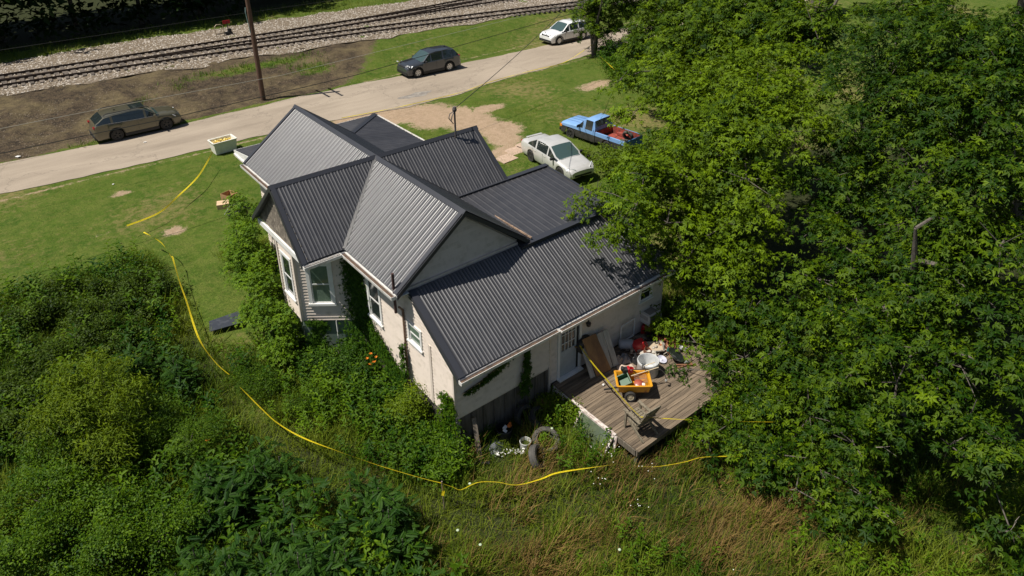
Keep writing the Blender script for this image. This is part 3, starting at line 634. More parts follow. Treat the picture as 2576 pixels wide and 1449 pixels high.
def car(label,cat,loc,rz,L,W,H,wb,wr,prof,paint,gm=cglass,rimm=alloy,clad=None,spokes=6,wg=wind,front=None,lean=.16,scale=1,zb=.22,name='parked_car',pillars=(),group=None,fo=None,grill=blackp,scaler=None):
    """prof: list of (x from front bumper as fraction, hood/roof height, belt height, half width factor, kind)"""
    root=empty(name,loc,rz,label,cat,group); root.scale=(scale,)*3
    hw=W/2; xf=L/2; fo=fo if fo is not None else (L-wb)*.45; wx=(xf-fo,xf-fo-wb); A_=wr*1.16
    xs=sorted(set([round(p[0]*L,4) for p in prof]+[round(xf-w_-d,4) for w_ in wx for d in (-A_-.015,-A_,-A_*.8,-A_*.5,0,A_*.5,A_*.8,A_,A_+.015)]+[L*k/40 for k in range(41)]))
    px=[p[0]*L for p in prof]
    I=lambda x,k:float(np.interp(x,px,[p[k] for p in prof]))
    rings=[];info=[]
    for s in xs:
        x=xf-s; top=I(s,1); belt=I(s,2); wf=I(s,3)*hw; cab=top-belt
        zbot=zb+ (.10 if s<.1 or s>L-.1 else 0)
        arch=zbot
        for w_ in wx:
            dx=abs(x-w_)
            if dx<=A_: arch=max(arch,wr+math.sqrt(max(A_*A_-dx*dx,0)))
        arch=min(arch,belt-.12)
        rw=wf-.03-max(cab-.06,0)*(lean*2.2) if cab>.12 else wf*.86
        zt=top-.03 if cab>.12 else top-.035
        mid=(arch+belt)/2 if arch>zb+.2 else zb+.33
        ring=[(0,zbot+.03 if arch<zb+.2 else arch),(wf*.93,arch),(wf*.985,max(arch+.03,zbot+.12)),(wf,max(mid,arch+.06)),(wf*.985,belt-.04),(wf*.955,belt),(rw,zt),(rw-.09,top-.004 if cab>.12 else top-.012),(rw*.45,top+.012),(0,top+.018)]
        rings.append([(x,y,z) for y,z in ring]); info.append((s,cab))
    n=len(rings[0]); V=[];F=[]; G=[];WS=[]
    full=[r+[(x,-y,z) for x,y,z in r[-2:0:-1]] for r in rings]; m=len(full[0])
    for r in full: V+=r
    gl=[];wsf=[];bodyf=[]
    kinds=[(p[0]*L,p[4]) for p in prof]
    def kind(s):
        k=''
        for a,b in kinds:
            if a<=s+1e-6: k=b
        return k
    for i in range(len(full)-1):
        sm=(xs[i]+xs[i+1])/2; kd=kind(sm)
        for j in range(m):
            f=(i*m+j,i*m+(j+1)%m,(i+1)*m+(j+1)%m,(i+1)*m+j)
            side_=(j in(5,) or j==m-6)
            top_=(j in(6,7,8) or j in (m-7,m-8,m-9))
            pil=any(a<=sm<=b for a,b in pillars)
            if side_ and kd in('C','F','R') and not pil: gl.append(f)
            elif top_ and kd in('F','R') and j in(7,8,m-8,m-9): wsf.append((f,kd))
            else: bodyf.append(f)
    bodyf+= [tuple(range(m))[::-1],tuple((len(full)-1)*m+k for k in range(m))]
    def sub(faces,nm,mt,off=0):
        used=sorted({v for f in faces for v in f}); mp={v:i for i,v in enumerate(used)}
        mb=MB(); mb.add([V[v] for v in used],[tuple(mp[v] for v in f) for f in faces]); return mb.build(nm,mt,root,smooth=32,fix=False)
    bo=sub(bodyf,'body',paint)
    b=bmesh.new(); b.from_mesh(bo.data); bmesh.ops.recalc_face_normals(b,faces=b.faces); b.to_mesh(bo.data); b.free(); bo.data.shade_smooth(); bo.data.set_sharp_from_angle(angle=math.radians(32))
    for g_ in split_faces(gl): sub(g_,'side_window',gm)
    fr=[f for f,k in wsf if k=='F']; re=[f for f,k in wsf if k=='R']
    if fr: sub(fr,'windscreen',wg)
    if re: sub(re,'rear_window',gm)
    for w_ in wx:
        for sg in(1,-1): wheel(root,w_,sg*(hw-.115),wr,.215,rimm,spokes)
    # arch liners, cladding
    for w_ in wx: MB().box((w_,0,wr+.12),(2*A_*.8,W-.5,wr)).build('wheel_well',blackp,root)
    if clad:
        mb=MB()
        for sg in(1,-1):
            mb.box(((wx[0]+wx[1])/2,sg*(hw-.005),zb+.06),(wb-2*A_,.03,.17))
            for w_ in wx:
                pts=[(w_+math.cos(t)*(A_+.02),sg*(hw-.004),wr+math.sin(t)*(A_+.02)) for t in np.linspace(-.12,math.pi+.12,15)]
                for a,b_ in zip(pts[:-1],pts[1:]): mb.bar(a,b_,.03,.07,up=(0,sg,0))
        mb.box((xf-.03,0,zb+.13),(.1,W*.8,.22)).box((-xf+.03,0,zb+.16),(.1,W*.84,.26)); mb.build('cladding',clad,root,bevel=.01)
    # seams, handles, mirrors
    seam=MB(); 
    for s in front['doors']:
        x=xf-s*L; be=I(s*L,2)
        for sg in(1,-1): seam.bar((x,sg*(hw*I(s*L,3)+.001),zb+.2),(x,sg*(hw*.99*I(s*L,3)+.001),be-.05),.008,.012)
    hs=front['hood']; seam.box((xf-hs*L,0,I(hs*L,1)+.014),(.015,W*.7,.008)); seam.build('panel_gap',blackp,root)
    hm=MB()
    for s in front['handles']:
        for sg in(1,-1): hm.box((xf-s*L,sg*(hw*.995),I(s*L,2)-.13),(.17,.03,.03))
    hm.build('door_handle',front.get('hmat',paint),root)
    for sg in(1,-1):
        s=front['mirror']; MB().box((xf-s*L,sg*(hw+.07),I(s*L,2)+.07),(.12,.2,.13)).build('mirror',front.get('mmat',blackp),root,bevel=.03)
        hl=front['lamp']; zz=hl[0]; MB().prism([(xf-.02-hl[3],sg*hw*.52,zz-.05),(xf-.0-hl[3],sg*hw*.52,zz+.05),(xf-hl[1]*L,sg*(hw*.97),zz+hl[2]+.03),(xf-hl[1]*L*.7,sg*(hw*.985),zz-.06)],(.03,sg*.012,.012)).build('headlight',lampw,root,bevel=.008)
        MB().box((-xf+front.get('tx',.06),sg*hw*.76,front['tail']),(.10,hw*.22,.14)).build('tail_light',lampr,root,bevel=.02)
    g=front['grille']; MB().box((xf-g[3],0,g[0]),(.05,g[1],g[2])).build('grille',grill,root,bevel=.02)
    MB().box((xf-.02,0,zb+.16),(.05,W*.62,.12)).build('lower_grille',blackp,root,bevel=.01)
    return root,I,wx
P_suv=[(0,.72,.66,.80,''),(.025,.86,.78,.90,''),(.07,.98,.88,.97,''),(.27,1.08,.99,1.,'F'),(.30,1.13,1.0,1.,'F'),(.43,1.60,1.03,1.,'C'),(.55,1.68,1.04,1.,'C'),(.80,1.64,1.07,1.,'C'),(.88,1.60,1.10,.99,'R'),(.965,1.14,1.08,.96,''),(.99,.98,.94,.90,''),(1,.6,.55,.85,'')]
paint_g=mat('graphite_paint',(.050,.056,.066),.3,metal=.25,coat=1,spec=.6); paint_w=mat('white_paint',(.80,.80,.80),.3,coat=1); paint_s=mat('silver_paint',(.66,.65,.63),.34,(.58,.57,.55),scale=2,metal=.25,coat=.8); paint_o=mat('olive_paint',(.115,.105,.065),.35,metal=.35,coat=1); paint_b=mat('faded_blue_paint',(.17,.33,.62),.5,(.21,.38,.66),scale=3,coat=.3)
fr={'doors':(.33,.53,.73),'hood':.26,'handles':(.49,.69),'mirror':.335,'lamp':(.86,.11,.04,.07),'tail':1.02,'grille':(.72,.75,.22,.04)}
r1,I1,wx1=car('dark grey five door SUV with silver wheels parked on the far road edge','SUV',(17.35,24.0,.02),math.pi-.05,4.6,1.86,1.68,2.69,.36,P_suv,paint_g,clad=blackp,pillars=((1.98,2.06),(2.98,3.06),(3.72,3.82)),front=fr)
MB().box((-1.4,0,1.70),(.16,.03,.07)).build('roof_fin',paint_g,r1,bevel=.01)
for sg in(1,-1): MB().box((2.2,sg*.78,.98),(.1,.2,.03)).build('headlight_strip',lampw,r1)
P_e=[(0,.70,.64,.80,''),(.025,.82,.76,.90,''),(.07,.95,.86,.97,''),(.25,1.06,.97,1.,'F'),(.28,1.10,.98,1.,'F'),(.43,1.58,1.02,1.,'C'),(.55,1.66,1.04,1.,'C'),(.78,1.60,1.08,1.,'C'),(.86,1.54,1.11,.98,'R'),(.96,1.14,1.08,.95,''),(.99,.98,.94,.90,''),(1,.6,.55,.85,'')]
fe={'doors':(.32,.53,.73),'hood':.24,'handles':(.49,.69),'mirror':.325,'lamp':(.82,.13,.05,.08),'tail':1.0,'grille':(.70,.95,.26,.035)}
r2,_,_=car('white crossover with dark grille parked beside the tree at the top','SUV',(31.3,24.05,.02),math.pi-.02,4.55,1.85,1.66,2.71,.35,P_e,paint_w,clad=blackp,pillars=((1.95,2.03),(2.95,3.03)),front=fe,spokes=7)
MB().box((2.22,0,1.0),(.05,.13,.05)).build('badge',chrome,r2); MB().box((2.0,.0,.30),(.6,1.1,.04)).build('skid_plate',chrome,r2)
P_o=[(0,.70,.64,.78,''),(.02,.86,.76,.88,''),(.06,.98,.88,.96,''),(.15,1.04,.94,.99,''),(.255,1.08,1.0,1.,'F'),(.28,1.11,1.01,1.,'F'),(.40,1.50,1.04,1.,'C'),(.47,1.58,1.05,1.,'C'),(.56,1.60,1.06,1.,'C'),(.76,1.56,1.11,1.,'C'),(.87,1.49,1.15,.98,'R'),(.965,1.18,1.11,.95,''),(.985,1.0,.95,.90,''),(1,.6,.55,.85,'')]
fo_={'doors':(.31,.51,.71),'hood':.25,'handles':(.47,.67),'mirror':.31,'lamp':(.80,.11,.04,.07),'tail':.98,'grille':(.68,.8,.22,.04),'mmat':paint_o}
r3,_,_=car('olive brown station wagon with roof rails parked on the dirt verge at left','station wagon',(-2.95,25.1,.03),.0,4.85,1.87,1.6,2.745,.36,P_o,paint_o,clad=blackp,rimm=steelrim,pillars=((1.98,2.05),(2.9,2.97),(3.75,3.84)),front=fo_,spokes=5)
for sg in(1,-1): MB().tube([(.75,sg*.64,1.56),(.6,sg*.66,1.66),(-1.6,sg*.66,1.66),(-1.75,sg*.64,1.56)],.025).build('roof_rail',blackp,r3)
MB().box((.18,0,1.615),(.75,.9,.012)).build('sunroof',cglass,r3); MB().box((-1.0,0,1.63),(.1,.03,.06)).build('roof_fin',paint_o,r3)
for sg in(1,-1): MB().tube([(.95,sg*.905,1.04),(-.1,sg*.915,1.06),(-1.6,sg*.905,1.13)],.010).build('window_trim',chrome,r3)
P_c=[(0,.62,.56,.80,''),(.02,.70,.64,.88,''),(.06,.78,.71,.95,''),(.25,.93,.84,1.,'F'),(.27,.95,.85,1.,'F'),(.43,1.36,.90,1.,'C'),(.52,1.42,.91,1.,'C'),(.68,1.39,.93,1.,'R'),(.83,1.05,.95,.98,''),(.95,1.02,.93,.95,''),(.985,.96,.86,.9,''),(1,.6,.55,.85,'')]
fc={'doors':(.31,.52,.72),'hood':.24,'handles':(.48,.67),'mirror':.315,'lamp':(.70,.10,.03,.07),'tail':.84,'grille':(.60,.55,.10,.03),'mmat':blackp}
r4,_,_=car('silver four door sedan with dark steel wheels parked on the lawn','sedan',(13.25,5.1,-.04),-math.pi/2-.105,4.58,1.72,1.42,2.62,.315,P_c,paint_s,rimm=steelrim,pillars=((2.0,2.09),(2.95,3.05)),front=fc,scale=1.02,spokes=8)
MB().box((-2.08,0,1.062),(.15,1.0,.02)).build('rear_spoiler',paint_s,r4,bevel=.01)
for sg in(1,-1): MB().box((-2.08,sg*.42,1.045),(.05,.04,.04)).build('spoiler_foot',paint_s,r4)
# pickup truck: cab loft + separate box
def pickup():
    L,W=4.75,1.66; root=empty('pickup_truck',(17.45,6.0,-.1),math.pi/2+.09,'faded blue and black pickup with two tyres in its red load bed','pickup truck'); xf=L/2; hw=W/2
    low=mat('flat_black_panel',(.03,.028,.026),.6,(.06,.055,.05),scale=4); red=mat('red_bed_liner',(.33,.06,.04),.75,(.13,.04,.03),scale=5,thr=(.4,.62))
    wx=(xf-.78,xf-.78-2.75); wr=.33;A_=.40
    def section(x0,x1,zt0,zt1,belt,nm,crease=True):
        pass
    # nose and cab sections as lofted rings
    prof=[(0,.62,.60,.94,''),(.01,.90,.84,.97,''),(.03,.93,.86,1.,''),(.26,1.0,.93,1.,'F'),(.28,1.02,.94,1.,'F'),(.375,1.48,.95,1.,'C'),(.40,1.53,.95,1.,'C'),(.525,1.53,.95,1.,'R'),(.55,1.20,.95,1.,''),(.552,.95,.93,1.,'')]
    px=[p[0]*L for p in prof]; I=lambda x,k:float(np.interp(x,px,[p[k] for p in prof]))
    xs=sorted(set([round(p,3) for p in px]+[round(xf-wx[0]+d,3) for d in(-A_,-A_*.8,-A_*.5,0,A_*.5,A_*.8,A_)]+[L*.552*k/26 for k in range(27)])); xs=[s for s in xs if 0<=s<=L*.5521]
    up=[];lo=[]
    for s in xs:
        x=xf-s; top=I(s,1);belt=I(s,2);wf=I(s,3)*hw;cab=top-belt; arch=.3
        dx=abs(x-wx[0]); 
        if dx<=A_: arch=max(arch,wr+math.sqrt(A_*A_-dx*dx))
        rw=wf-.02-max(cab-.06,0)*.22 if cab>.12 else wf*.9
        up.append([(x,wf,.74),(x,wf*.985,belt),(x,rw,top-.03),(x,rw-.06,top),(x,0,top+.015),(x,-rw+.06,top),(x,-rw,top-.03),(x,-wf*.985,belt),(x,-wf,.74)])
        arch=min(arch,.735); lo.append([(x,wf,.74),(x,wf+.004,max(.5,min(arch+.02,.735))),(x,wf*.97,arch)])
    def grid(R,nm,mt,keep=None,flip=False):
        V=[p for r in R for p in r];m=len(R[0]);F=[(i*m+j,i*m+j+1,(i+1)*m+j+1,(i+1)*m+j) for i in range(len(R)-1) for j in range(m-1) if keep is None or keep(i,j)]
        if nm=='side_window':
            for g_ in split_faces(F):
                u=sorted({v for f in g_ for v in f}); mp={v:k for k,v in enumerate(u)}; MB().add([V[v] for v in u],[tuple(mp[v] for v in f) for f in g_]).build(nm,mt,root,smooth=30)
            return
        return MB().add(V,F).build(nm,mt,root,smooth=30,fix=True)
    def kd(i):
        s=(xs[i]+xs[i+1])/2;k=''
        for a,b in zip(px,[p[4] for p in prof]):
            if a<=s: k=b
        return k
    isS=lambda i,j:j in(1,6) and kd(i) in('F','C') and not(.36*L<xs[i]<.385*L) and xs[i]<.505*L
    isF=lambda i,j:j in(3,4) and kd(i)=='F'; isR=lambda i,j:j in(3,4) and kd(i)=='R'
    grid(up,'cab',paint_b,lambda i,j:not(isS(i,j) or isF(i,j) or isR(i,j)))
    grid(up,'side_window',cglass,isS); grid(up,'windscreen',wind,isF); grid(up,'rear_window',cglass,isR)
    grid(lo,'lower_panel',low); grid([[(x,-y,z) for x,y,z in r] for r in lo],'lower_panel',low)
    MB().box((xf-.02,0,.68),(.05,W*.62,.2)).build('grille',blackp,root); MB().box((xf+.04,0,.45),(.12,W*.98,.16)).build('bumper',blackp,root,bevel=.02)
    for sg in(1,-1): MB().box((xf-.03,sg*.62,.72),(.08,.24,.15)).build('headlight',lampw,root); MB().box((xf-.06,sg*(hw-.01),.72),(.16,.05,.15)).build('marker_lamp',lampo,root)
    # bed
    bx0=xf-.56*L; bx1=-xf; bl=bx0-bx1; bc=(bx0+bx1)/2
    for sg in(1,-1):
        outer=MB(); inner=MB(); X=np.linspace(bx0,bx1,15)
        X=np.array(sorted(set(list(X)+[wx[1]+d for d in(-A_,-A_*.8,-A_*.5,0,A_*.5,A_*.8,A_)])))[::-1]
        R=[]
        for x in X:
            dx=abs(x-wx[1]); ar=.36 if dx>A_ else max(.36,wr+math.sqrt(A_*A_-dx*dx)); ar=min(ar,.73); R.append([(x,sg*hw*.98,ar),(x,sg*hw,max(ar+.01,.55)),(x,sg*hw,.74),(x,sg*hw*.985,.95),(x,sg*(hw-.09),.96)])
        V=[p for r in R for p in r]; mm=5
        outer.add(V,[(i*mm+j,i*mm+j+1,(i+1)*mm+j+1,(i+1)*mm+j) for i in range(len(R)-1) for j in(2,3)]).build('bed_side',paint_b,root)
        MB().add(V,[(i*mm+j,i*mm+j+1,(i+1)*mm+j+1,(i+1)*mm+j) for i in range(len(R)-1) for j in(0,1)]).build('lower_panel',low,root)
        MB().box((bc,sg*(hw-.10),.72),(bl,.02,.46)).build('bed_wall',red,root); MB().box((wx[1],sg*(hw-.2),.62),(.75,.2,.2)).build('wheel_box',red,root,bevel=.03)
    MB().box((bc,0,.50),(bl,W-.2,.03)).build('bed_floor',red,root); MB().box((bx0+.01,0,.73),(.03,W-.1,.46)).build('bed_wall',red,root)
    MB().box((bx1+.0,0,.68),(.06,W-.06,.50)).build('tailgate',mat('deep_blue_paint',(.035,.13,.27),.4,(.05,.17,.33),scale=3,coat=.5),root,bevel=.012)
    MB().box((bx1-.1,0,.42),(.14,W*.9,.14)).build('rear_bumper',chrome,root,bevel=.015); MB().box((bx1-.17,0,.45),(.02,.35,.16)).build('number_plate_recess',blackp,root)
    MB().box((xf-1.5,0,.5),(2.4,1.1,.25)).box((bc,0,.36),(bl,.8,.12)).build('chassis',blackp,root)
    for w_ in wx:
        for sg in(1,-1): wheel(root,w_,sg*(hw-.11),wr,.22,steelrim,5)
    for sg in(1,-1): MB().box((xf-.31*L,sg*(hw+.1),1.05),(.07,.2,.16)).build('mirror',blackp,root,bevel=.02)
    s_=MB(); 
    for k in(-.35,0,.35): s_.bar((xf-.15,k,.962),(xf-1.15,k,1.022),.012,.008)
    s_.build('hood_crease',mat('crease_blue',(.07,.15,.32),.5),root)
    MB().box((xf-.30*L,hw*.995,.8),(.012,.012,.5)).box((xf-.53*L,hw*.995,.8),(.012,.012,.5)).box((xf-.30*L,-hw*.995,.8),(.012,.012,.5)).box((xf-.53*L,-hw*.995,.8),(.012,.012,.5)).build('panel_gap',blackp,root)
    MB().box((-.05,.2,1.05),(.25,.3,.35)).build('seat_bundle',mat('pinkish_cloth',(.5,.38,.4),.9),root,bevel=.05)
    return root
pk=pickup()
def tyre(label,loc,rot,R=.33,w=.2,name='old_tyre',group='old tyres',m_=None):
    prof=[(R*.62,-w*.36),(R*.66,-w/2),(R*.9,-w/2),(R,-w*.34),(R,-.012),(R*.98,0),(R,.012),(R,w*.34),(R*.9,w/2),(R*.66,w/2),(R*.62,w*.36),(R*.72,w*.3),(R*.9,w*.2),(R*.9,-w*.2),(R*.72,-w*.3)]
    o=MB().lathe(prof,36,closed=True).build(name,m_ or mat('old_tyre_grey',(.055,.052,.047),.85,(.10,.092,.08),scale=5,bump=.3,bscale=40),smooth=38,label=label,cat='tyre',group=group)
    o.location=loc; o.rotation_euler=rot; return o
M_=pk.matrix_basis.copy()
bpy.context.view_layer.update()
def onpk(x,y,z): return tuple(pk.matrix_world@Vector((x,y,z)))
tyre('tyre leaning upright against the far side inside the blue pickup bed',onpk(-1.75,-.3,.84),(1.15,.25,math.pi/2+.1),.33,.19,group='tyres in the pickup bed')
tyre('tyre lying tilted by the tailgate inside the blue pickup bed',onpk(-1.95,.12,.66),(.5,.15,math.pi/2+.3),.31,.19,group='tyres in the pickup bed')
tag(MB().box((0,0,0),(.3,.25,.12)).build('carton',mat('pale_carton',(.65,.45,.36),.8),bevel=.02),'small pale carton on the floor of the pickup bed','carton').location=onpk(-1.1,.25,.58)
# ---------------------------------------------------------------- utility pole and cables
polem=mat('brown_pole_wood',(.14,.075,.045),.85,(.07,.04,.028),scale=2,stretch=(6,6,.4),bump=.3)
t=empty('utility_pole',(5.2,25.93,0),0,'tall brown wooden utility pole standing on the dark verge beside the road','utility pole')
MB().tube([(0,0,-.3),(0,0,4.5),(-.02,.02,9.4)],[.17,.15,.12],14).build('pole',polem,t,smooth=True)
for z in(8.7,7.1): MB().box((.12,0,z),(.1,2.3,.12)).build('crossarm',polem,t)
MB().lathe([(.035,-.01),(.05,.05),(.05,.12),(.02,.2)],10,(.12,-.95,8.77)).lathe([(.035,-.01),(.05,.05),(.05,.12),(.02,.2)],10,(.12,.95,8.77)).build('insulator',mat('insulator_glaze',(.3,.3,.3),.2),t)
MB().tube([(-.15,-.02,4.6),(-.28,-.05,6.0),(-.24,-.05,6.3)],.02).build('ground_guard',mat('pale_teal_guard',(.35,.5,.48),.5),t)
cab_=mat('cable_black',(.018,.018,.018),.5); cabl=mat('cable_pale',(.42,.40,.36),.4)
def cable(pts,sag,r,mt,label,n=14):
    mb=MB()
    P=[]
    for a,b in zip(pts[:-1],pts[1:]):
        a=Vector(a);b=Vector(b); P+=[a.lerp(b,i/n)-Vector((0,0,sag*4*(i/n)*(1-i/n))) for i in range(n)]
    P.append(Vector(pts[-1])); mb.tube(P,r,5).build('overhead_cable',mt,label=label,cat='cable',group='overhead cables')
cable([(-40,12.2,5.2),(-3.4,11.64,5.0),(5.39,12.0,5.0),(23.97,15.1,5.0),(29.6,19,5.1)],0,.017,cab_,'thick black cable running low above the road and dark SUV')
cable([(-40,18.3,4.2),(-4.5,18.16,4.0),(3.55,17.67,4.0),(29.7,19,4.6)],0,.010,cabl,'thin pale cable crossing just in front of the pole base')
cable([(-60,25.3,6.3),(5.05,25.9,5.95),(60,25,6.4)],.12,.012,cab_,'thin dark cable fixed high on the pole in front of the tree line')
cable([(3.25,-.15,7.0),(29.6,19,6.4)],.35,.014,cab_,'twisted service cable running from the roof mast up to the trees')
# ---------------------------------------------------------------- caution tape
tapem=mat('yellow_tape',(.78,.62,.02),.35,spec=.5)
nt=tapem.node_tree;N=nt.nodes;L_=nt.links;p=N['Principled BSDF']; at=N.new('ShaderNodeUVMap'); at.uv_map='uv'
sep=N.new('ShaderNodeSeparateXYZ'); L_.new(at.outputs[0],sep.inputs[0]); nz=N.new('ShaderNodeTexNoise'); nz.noise_dimensions='2D'; nz.inputs['Scale'].default_value=1; mp=N.new('ShaderNodeMapping'); mp.inputs['Scale'].default_value=(26,6,1); L_.new(at.outputs[0],mp.inputs[0]); L_.new(mp.outputs[0],nz.inputs['Vector'])
def mth(op,a,b=None):
    n=N.new('ShaderNodeMath'); n.operation=op
    for v,i in((a,0),(b,1)):
        if v is None: continue
        if hasattr(v,'links'): L_.new(v,n.inputs[i])
        else: n.inputs[i].default_value=v
    return n.outputs[0]
inband=mth('LESS_THAN',mth('ABSOLUTE',mth('SUBTRACT',sep.outputs[1],.5)),.24); ink=mth('MULTIPLY',inband,mth('GREATER_THAN',nz.outputs[0],.54))
mx=N.new('ShaderNodeMix'); mx.data_type='RGBA'; mx.inputs[6].default_value=(.78,.62,.02,1); mx.inputs[7].default_value=(.05,.04,.01,1); L_.new(ink,mx.inputs[0]); L_.new(mx.outputs[2],p.inputs['Base Color'])
def tape(pts,label,tw=0.,wd=.075,sag=0,seed=0,up=None,group='yellow caution tapes'):
    r=random.Random(seed); P=[Vector(p) for p in pts]; Q=[]
    for i in range(len(P)-1):
        p0=P[max(i-1,0)];p1=P[i];p2=P[i+1];p3=P[min(i+2,len(P)-1)]; n=max(3,int((p2-p1).length/.12))
        for k in range(n):
            t=k/n; Q.append(.5*((2*p1)+(-p0+p2)*t+(2*p0-5*p1+4*p2-p3)*t*t+(-p0+3*p1-3*p2+p3)*t**3)-Vector((0,0,sag*4*t*(1-t))))
    Q.append(P[-1]); V=[];F=[];U=[];d=0; ph=r.uniform(0,6)
    for i,q in enumerate(Q):
        dr=(Q[min(i+1,len(Q)-1)]-Q[max(i-1,0)]).normalized(); sx=dr.cross(Vector((0,0,1))).normalized(); uz=sx.cross(dr)
        a=.62+tw*(math.sin(d*1.1+ph)+.6*math.sin(d*2.3+ph*2)); wv=sx*math.cos(a)+uz*math.sin(a); V+=[q-wv*wd/2,q+wv*wd/2]; U.append(d)
        if i<len(Q)-1: d+=(Q[i+1]-q).length
    mb=MB(); mb.add(V,[(2*i,2*i+2,2*i+3,2*i+1) for i in range(len(Q)-1)]); me=mb.mesh('caution_tape',tapem); uv=me.uv_layers.new(name='uv')
    for pl in me.polygons:
        for li in pl.loop_indices: vi=me.loops[li].vertex_index; uv.data[li].uv=(U[vi//2],vi%2)
    o=bpy.data.objects.new('caution_tape',me); col.objects.link(o); tag(o,label,'caution tape',group); return o
tape([(-1.0,17.0,.8),(-2.47,14.72,.66),(-3.9,13.16,.6),(-5.14,11.98,.56),(-6.61,11.51,.6)],'tape stretched over the lawn from the white bin to the brambles',tw=.3,wd=.07,seed=1)
tape([(-6.3,9.6,1.0),(-5.96,8.3,.95),(-5.9,7.1,.75)],'short end of tape trailing over the top of the brambles',tw=.8,wd=.06,seed=22)
tape([(-5.85,7.25,.74),(-6.12,5.46,.55),(-6.31,3.95,.50),(-6.64,1.53,.46),(-6.62,-.06,.43),(-6.45,-.9,.35)],'tape hanging down the left side between brambles and house',tw=.2,wd=.062,seed=2)
tape([(-6.36,-1.6,.25),(-6.18,-2.99,.22),(-6.04,-3.89,.24),(-5.72,-4.89,.26),(-5.16,-6.06,.29),(-4.54,-7.24,.31),(-3.91,-8.31,.33),(-3.53,-8.91,.35)],'tape crossing the weeds to the knotted stake at lower middle',tw=.2,wd=.06,seed=3)
tape([(-3.53,-8.91,.35),(-3.33,-9.18,.29),(-3.19,-9.35,.24),(-2.73,-9.46,.28),(-2.3,-9.78,.27),(-1.92,-10.16,.22),(-1.31,-10.44,.25),(-.83,-10.56,.25),(-.05,-11.01,.28),(.74,-11.46,.25),(1.4,-12.05,.20),(2.2,-12.51,.22),(2.78,-12.74,.21),(3.69,-13.42,.2)],'crumpled loose tape lying over the dry grass below the deck',tw=.17,wd=.075,seed=4)
tape([(2.7,-7.75,1.1),(2.39,-9.26,.9),(2.11,-10.94,.77)],'taut tape from the back door to the wooden chair',tw=.05,wd=.085,sag=.05,seed=5)
tape([(2.11,-10.94,.77),(3.68,-12.15,.57),(5.4,-13.4,.4)],'tape from the wooden chair to the maple beside the deck',tw=.15,wd=.075,seed=6)
tape([(27.94,16.71,.9),(26.85,14.59,.9),(25.63,12.43,.9)],'tape slanting from the small tree trunk into the maple shade',tw=.3,wd=.11,seed=7)
tape([(23.0,.6,.8),(23.06,-3.75,.8),(23.0,-4.57,.8),(22.99,-5.34,.8)],'tape seen through the gap between the big maples',tw=.3,wd=.12,seed=8)
tape([(29.57,19.1,.9),(26.49,18.9,.12),(23.17,19.0,.06),(19.29,18.85,.06),(16.01,18.3,.06),(11.39,18.45,.08),(7.56,19.0,.08)],'long tape lying along the near edge of the road',tw=.5,wd=.04,seed=9)
MB().tube([(-3.5,-8.95,-.7),(-3.52,-8.93,.42)],.02).build('stake',mat('grey_stick',(.25,.2,.15),.9),label='thin wooden stake with knotted yellow tape at lower middle',cat='stake')
tape([(-3.53,-8.91,.38),(-3.50,-8.97,.2),(-3.55,-8.98,-.05)],'loose tape tail hanging off the stake',tw=.6,wd=.07,seed=12); 
# ---------------------------------------------------------------- deck
dkm=mat('weathered_deck_wood',(.225,.17,.115),.85,(.075,.055,.038),scale=2.2,stretch=(.5,7,1),bump=.35,bscale=12,rand=.28,thr=(.33,.68),detail=6)
deck=empty('deck',(1.66,-7.6,-.65),0,'weathered wooden deck behind the house with grey brown boards','deck')
DX0,DX1,DY0,DY1,DZ=1.66,6.85,-7.62,-11.25,.02
y=DY0;k=0
while y>DY1+.02:
    w_=.143; 
    cut=[DX0,DX1] if k%3 else [DX0,DX0+1.8+(k*1.37)%2.2,DX1]
    for a,b in zip(cut[:-1],cut[1:]):
        dz=random.uniform(-.004,.004); MB().box(((a+b)/2-1.66,y-w_/2+7.6,DZ-.02+.65+dz),(b-a-.006+ (random.uniform(-.02,.015) if a==DX0 else 0),w_-.010,.035)).build('deck_board',dkm,deck)
    y-=w_; k+=1
rim=mat('grey_rim_wood',(.19,.16,.125),.9,(.09,.075,.055),scale=4,stretch=(1,5,1),bump=.3)
MB().box((2.6,-3.66,.53),(5.2,.05,.2)).box((0.0,-1.82,.53),(.05,3.6,.2)).build('rim_joist',rim,deck)
pp=mat('peeling_white_board',(.66,.6,.55),.8,(.38,.30,.26),scale=7,thr=(.45,.6))
MB().box((-.03,-1.9,.645),(.07,1.9,.05)).box((-.03,-.6,.6),(.06,1.0,.05)).build('edge_board',pp,deck)
for x,yy in((.1,-3.6),(5.1,-3.6),(2.6,-3.6),(.1,-1.9),(.1,-.1),(2.6,-1.9),(5.1,-1.9)): MB().box((x,yy,.22),(.1,.1,.46)).build('deck_post',rim,deck)
for yy in np.arange(-.3,-3.6,-.42): MB().box((2.6,yy,.56),(5.1,.045,.12)).build('joist',rim,deck)
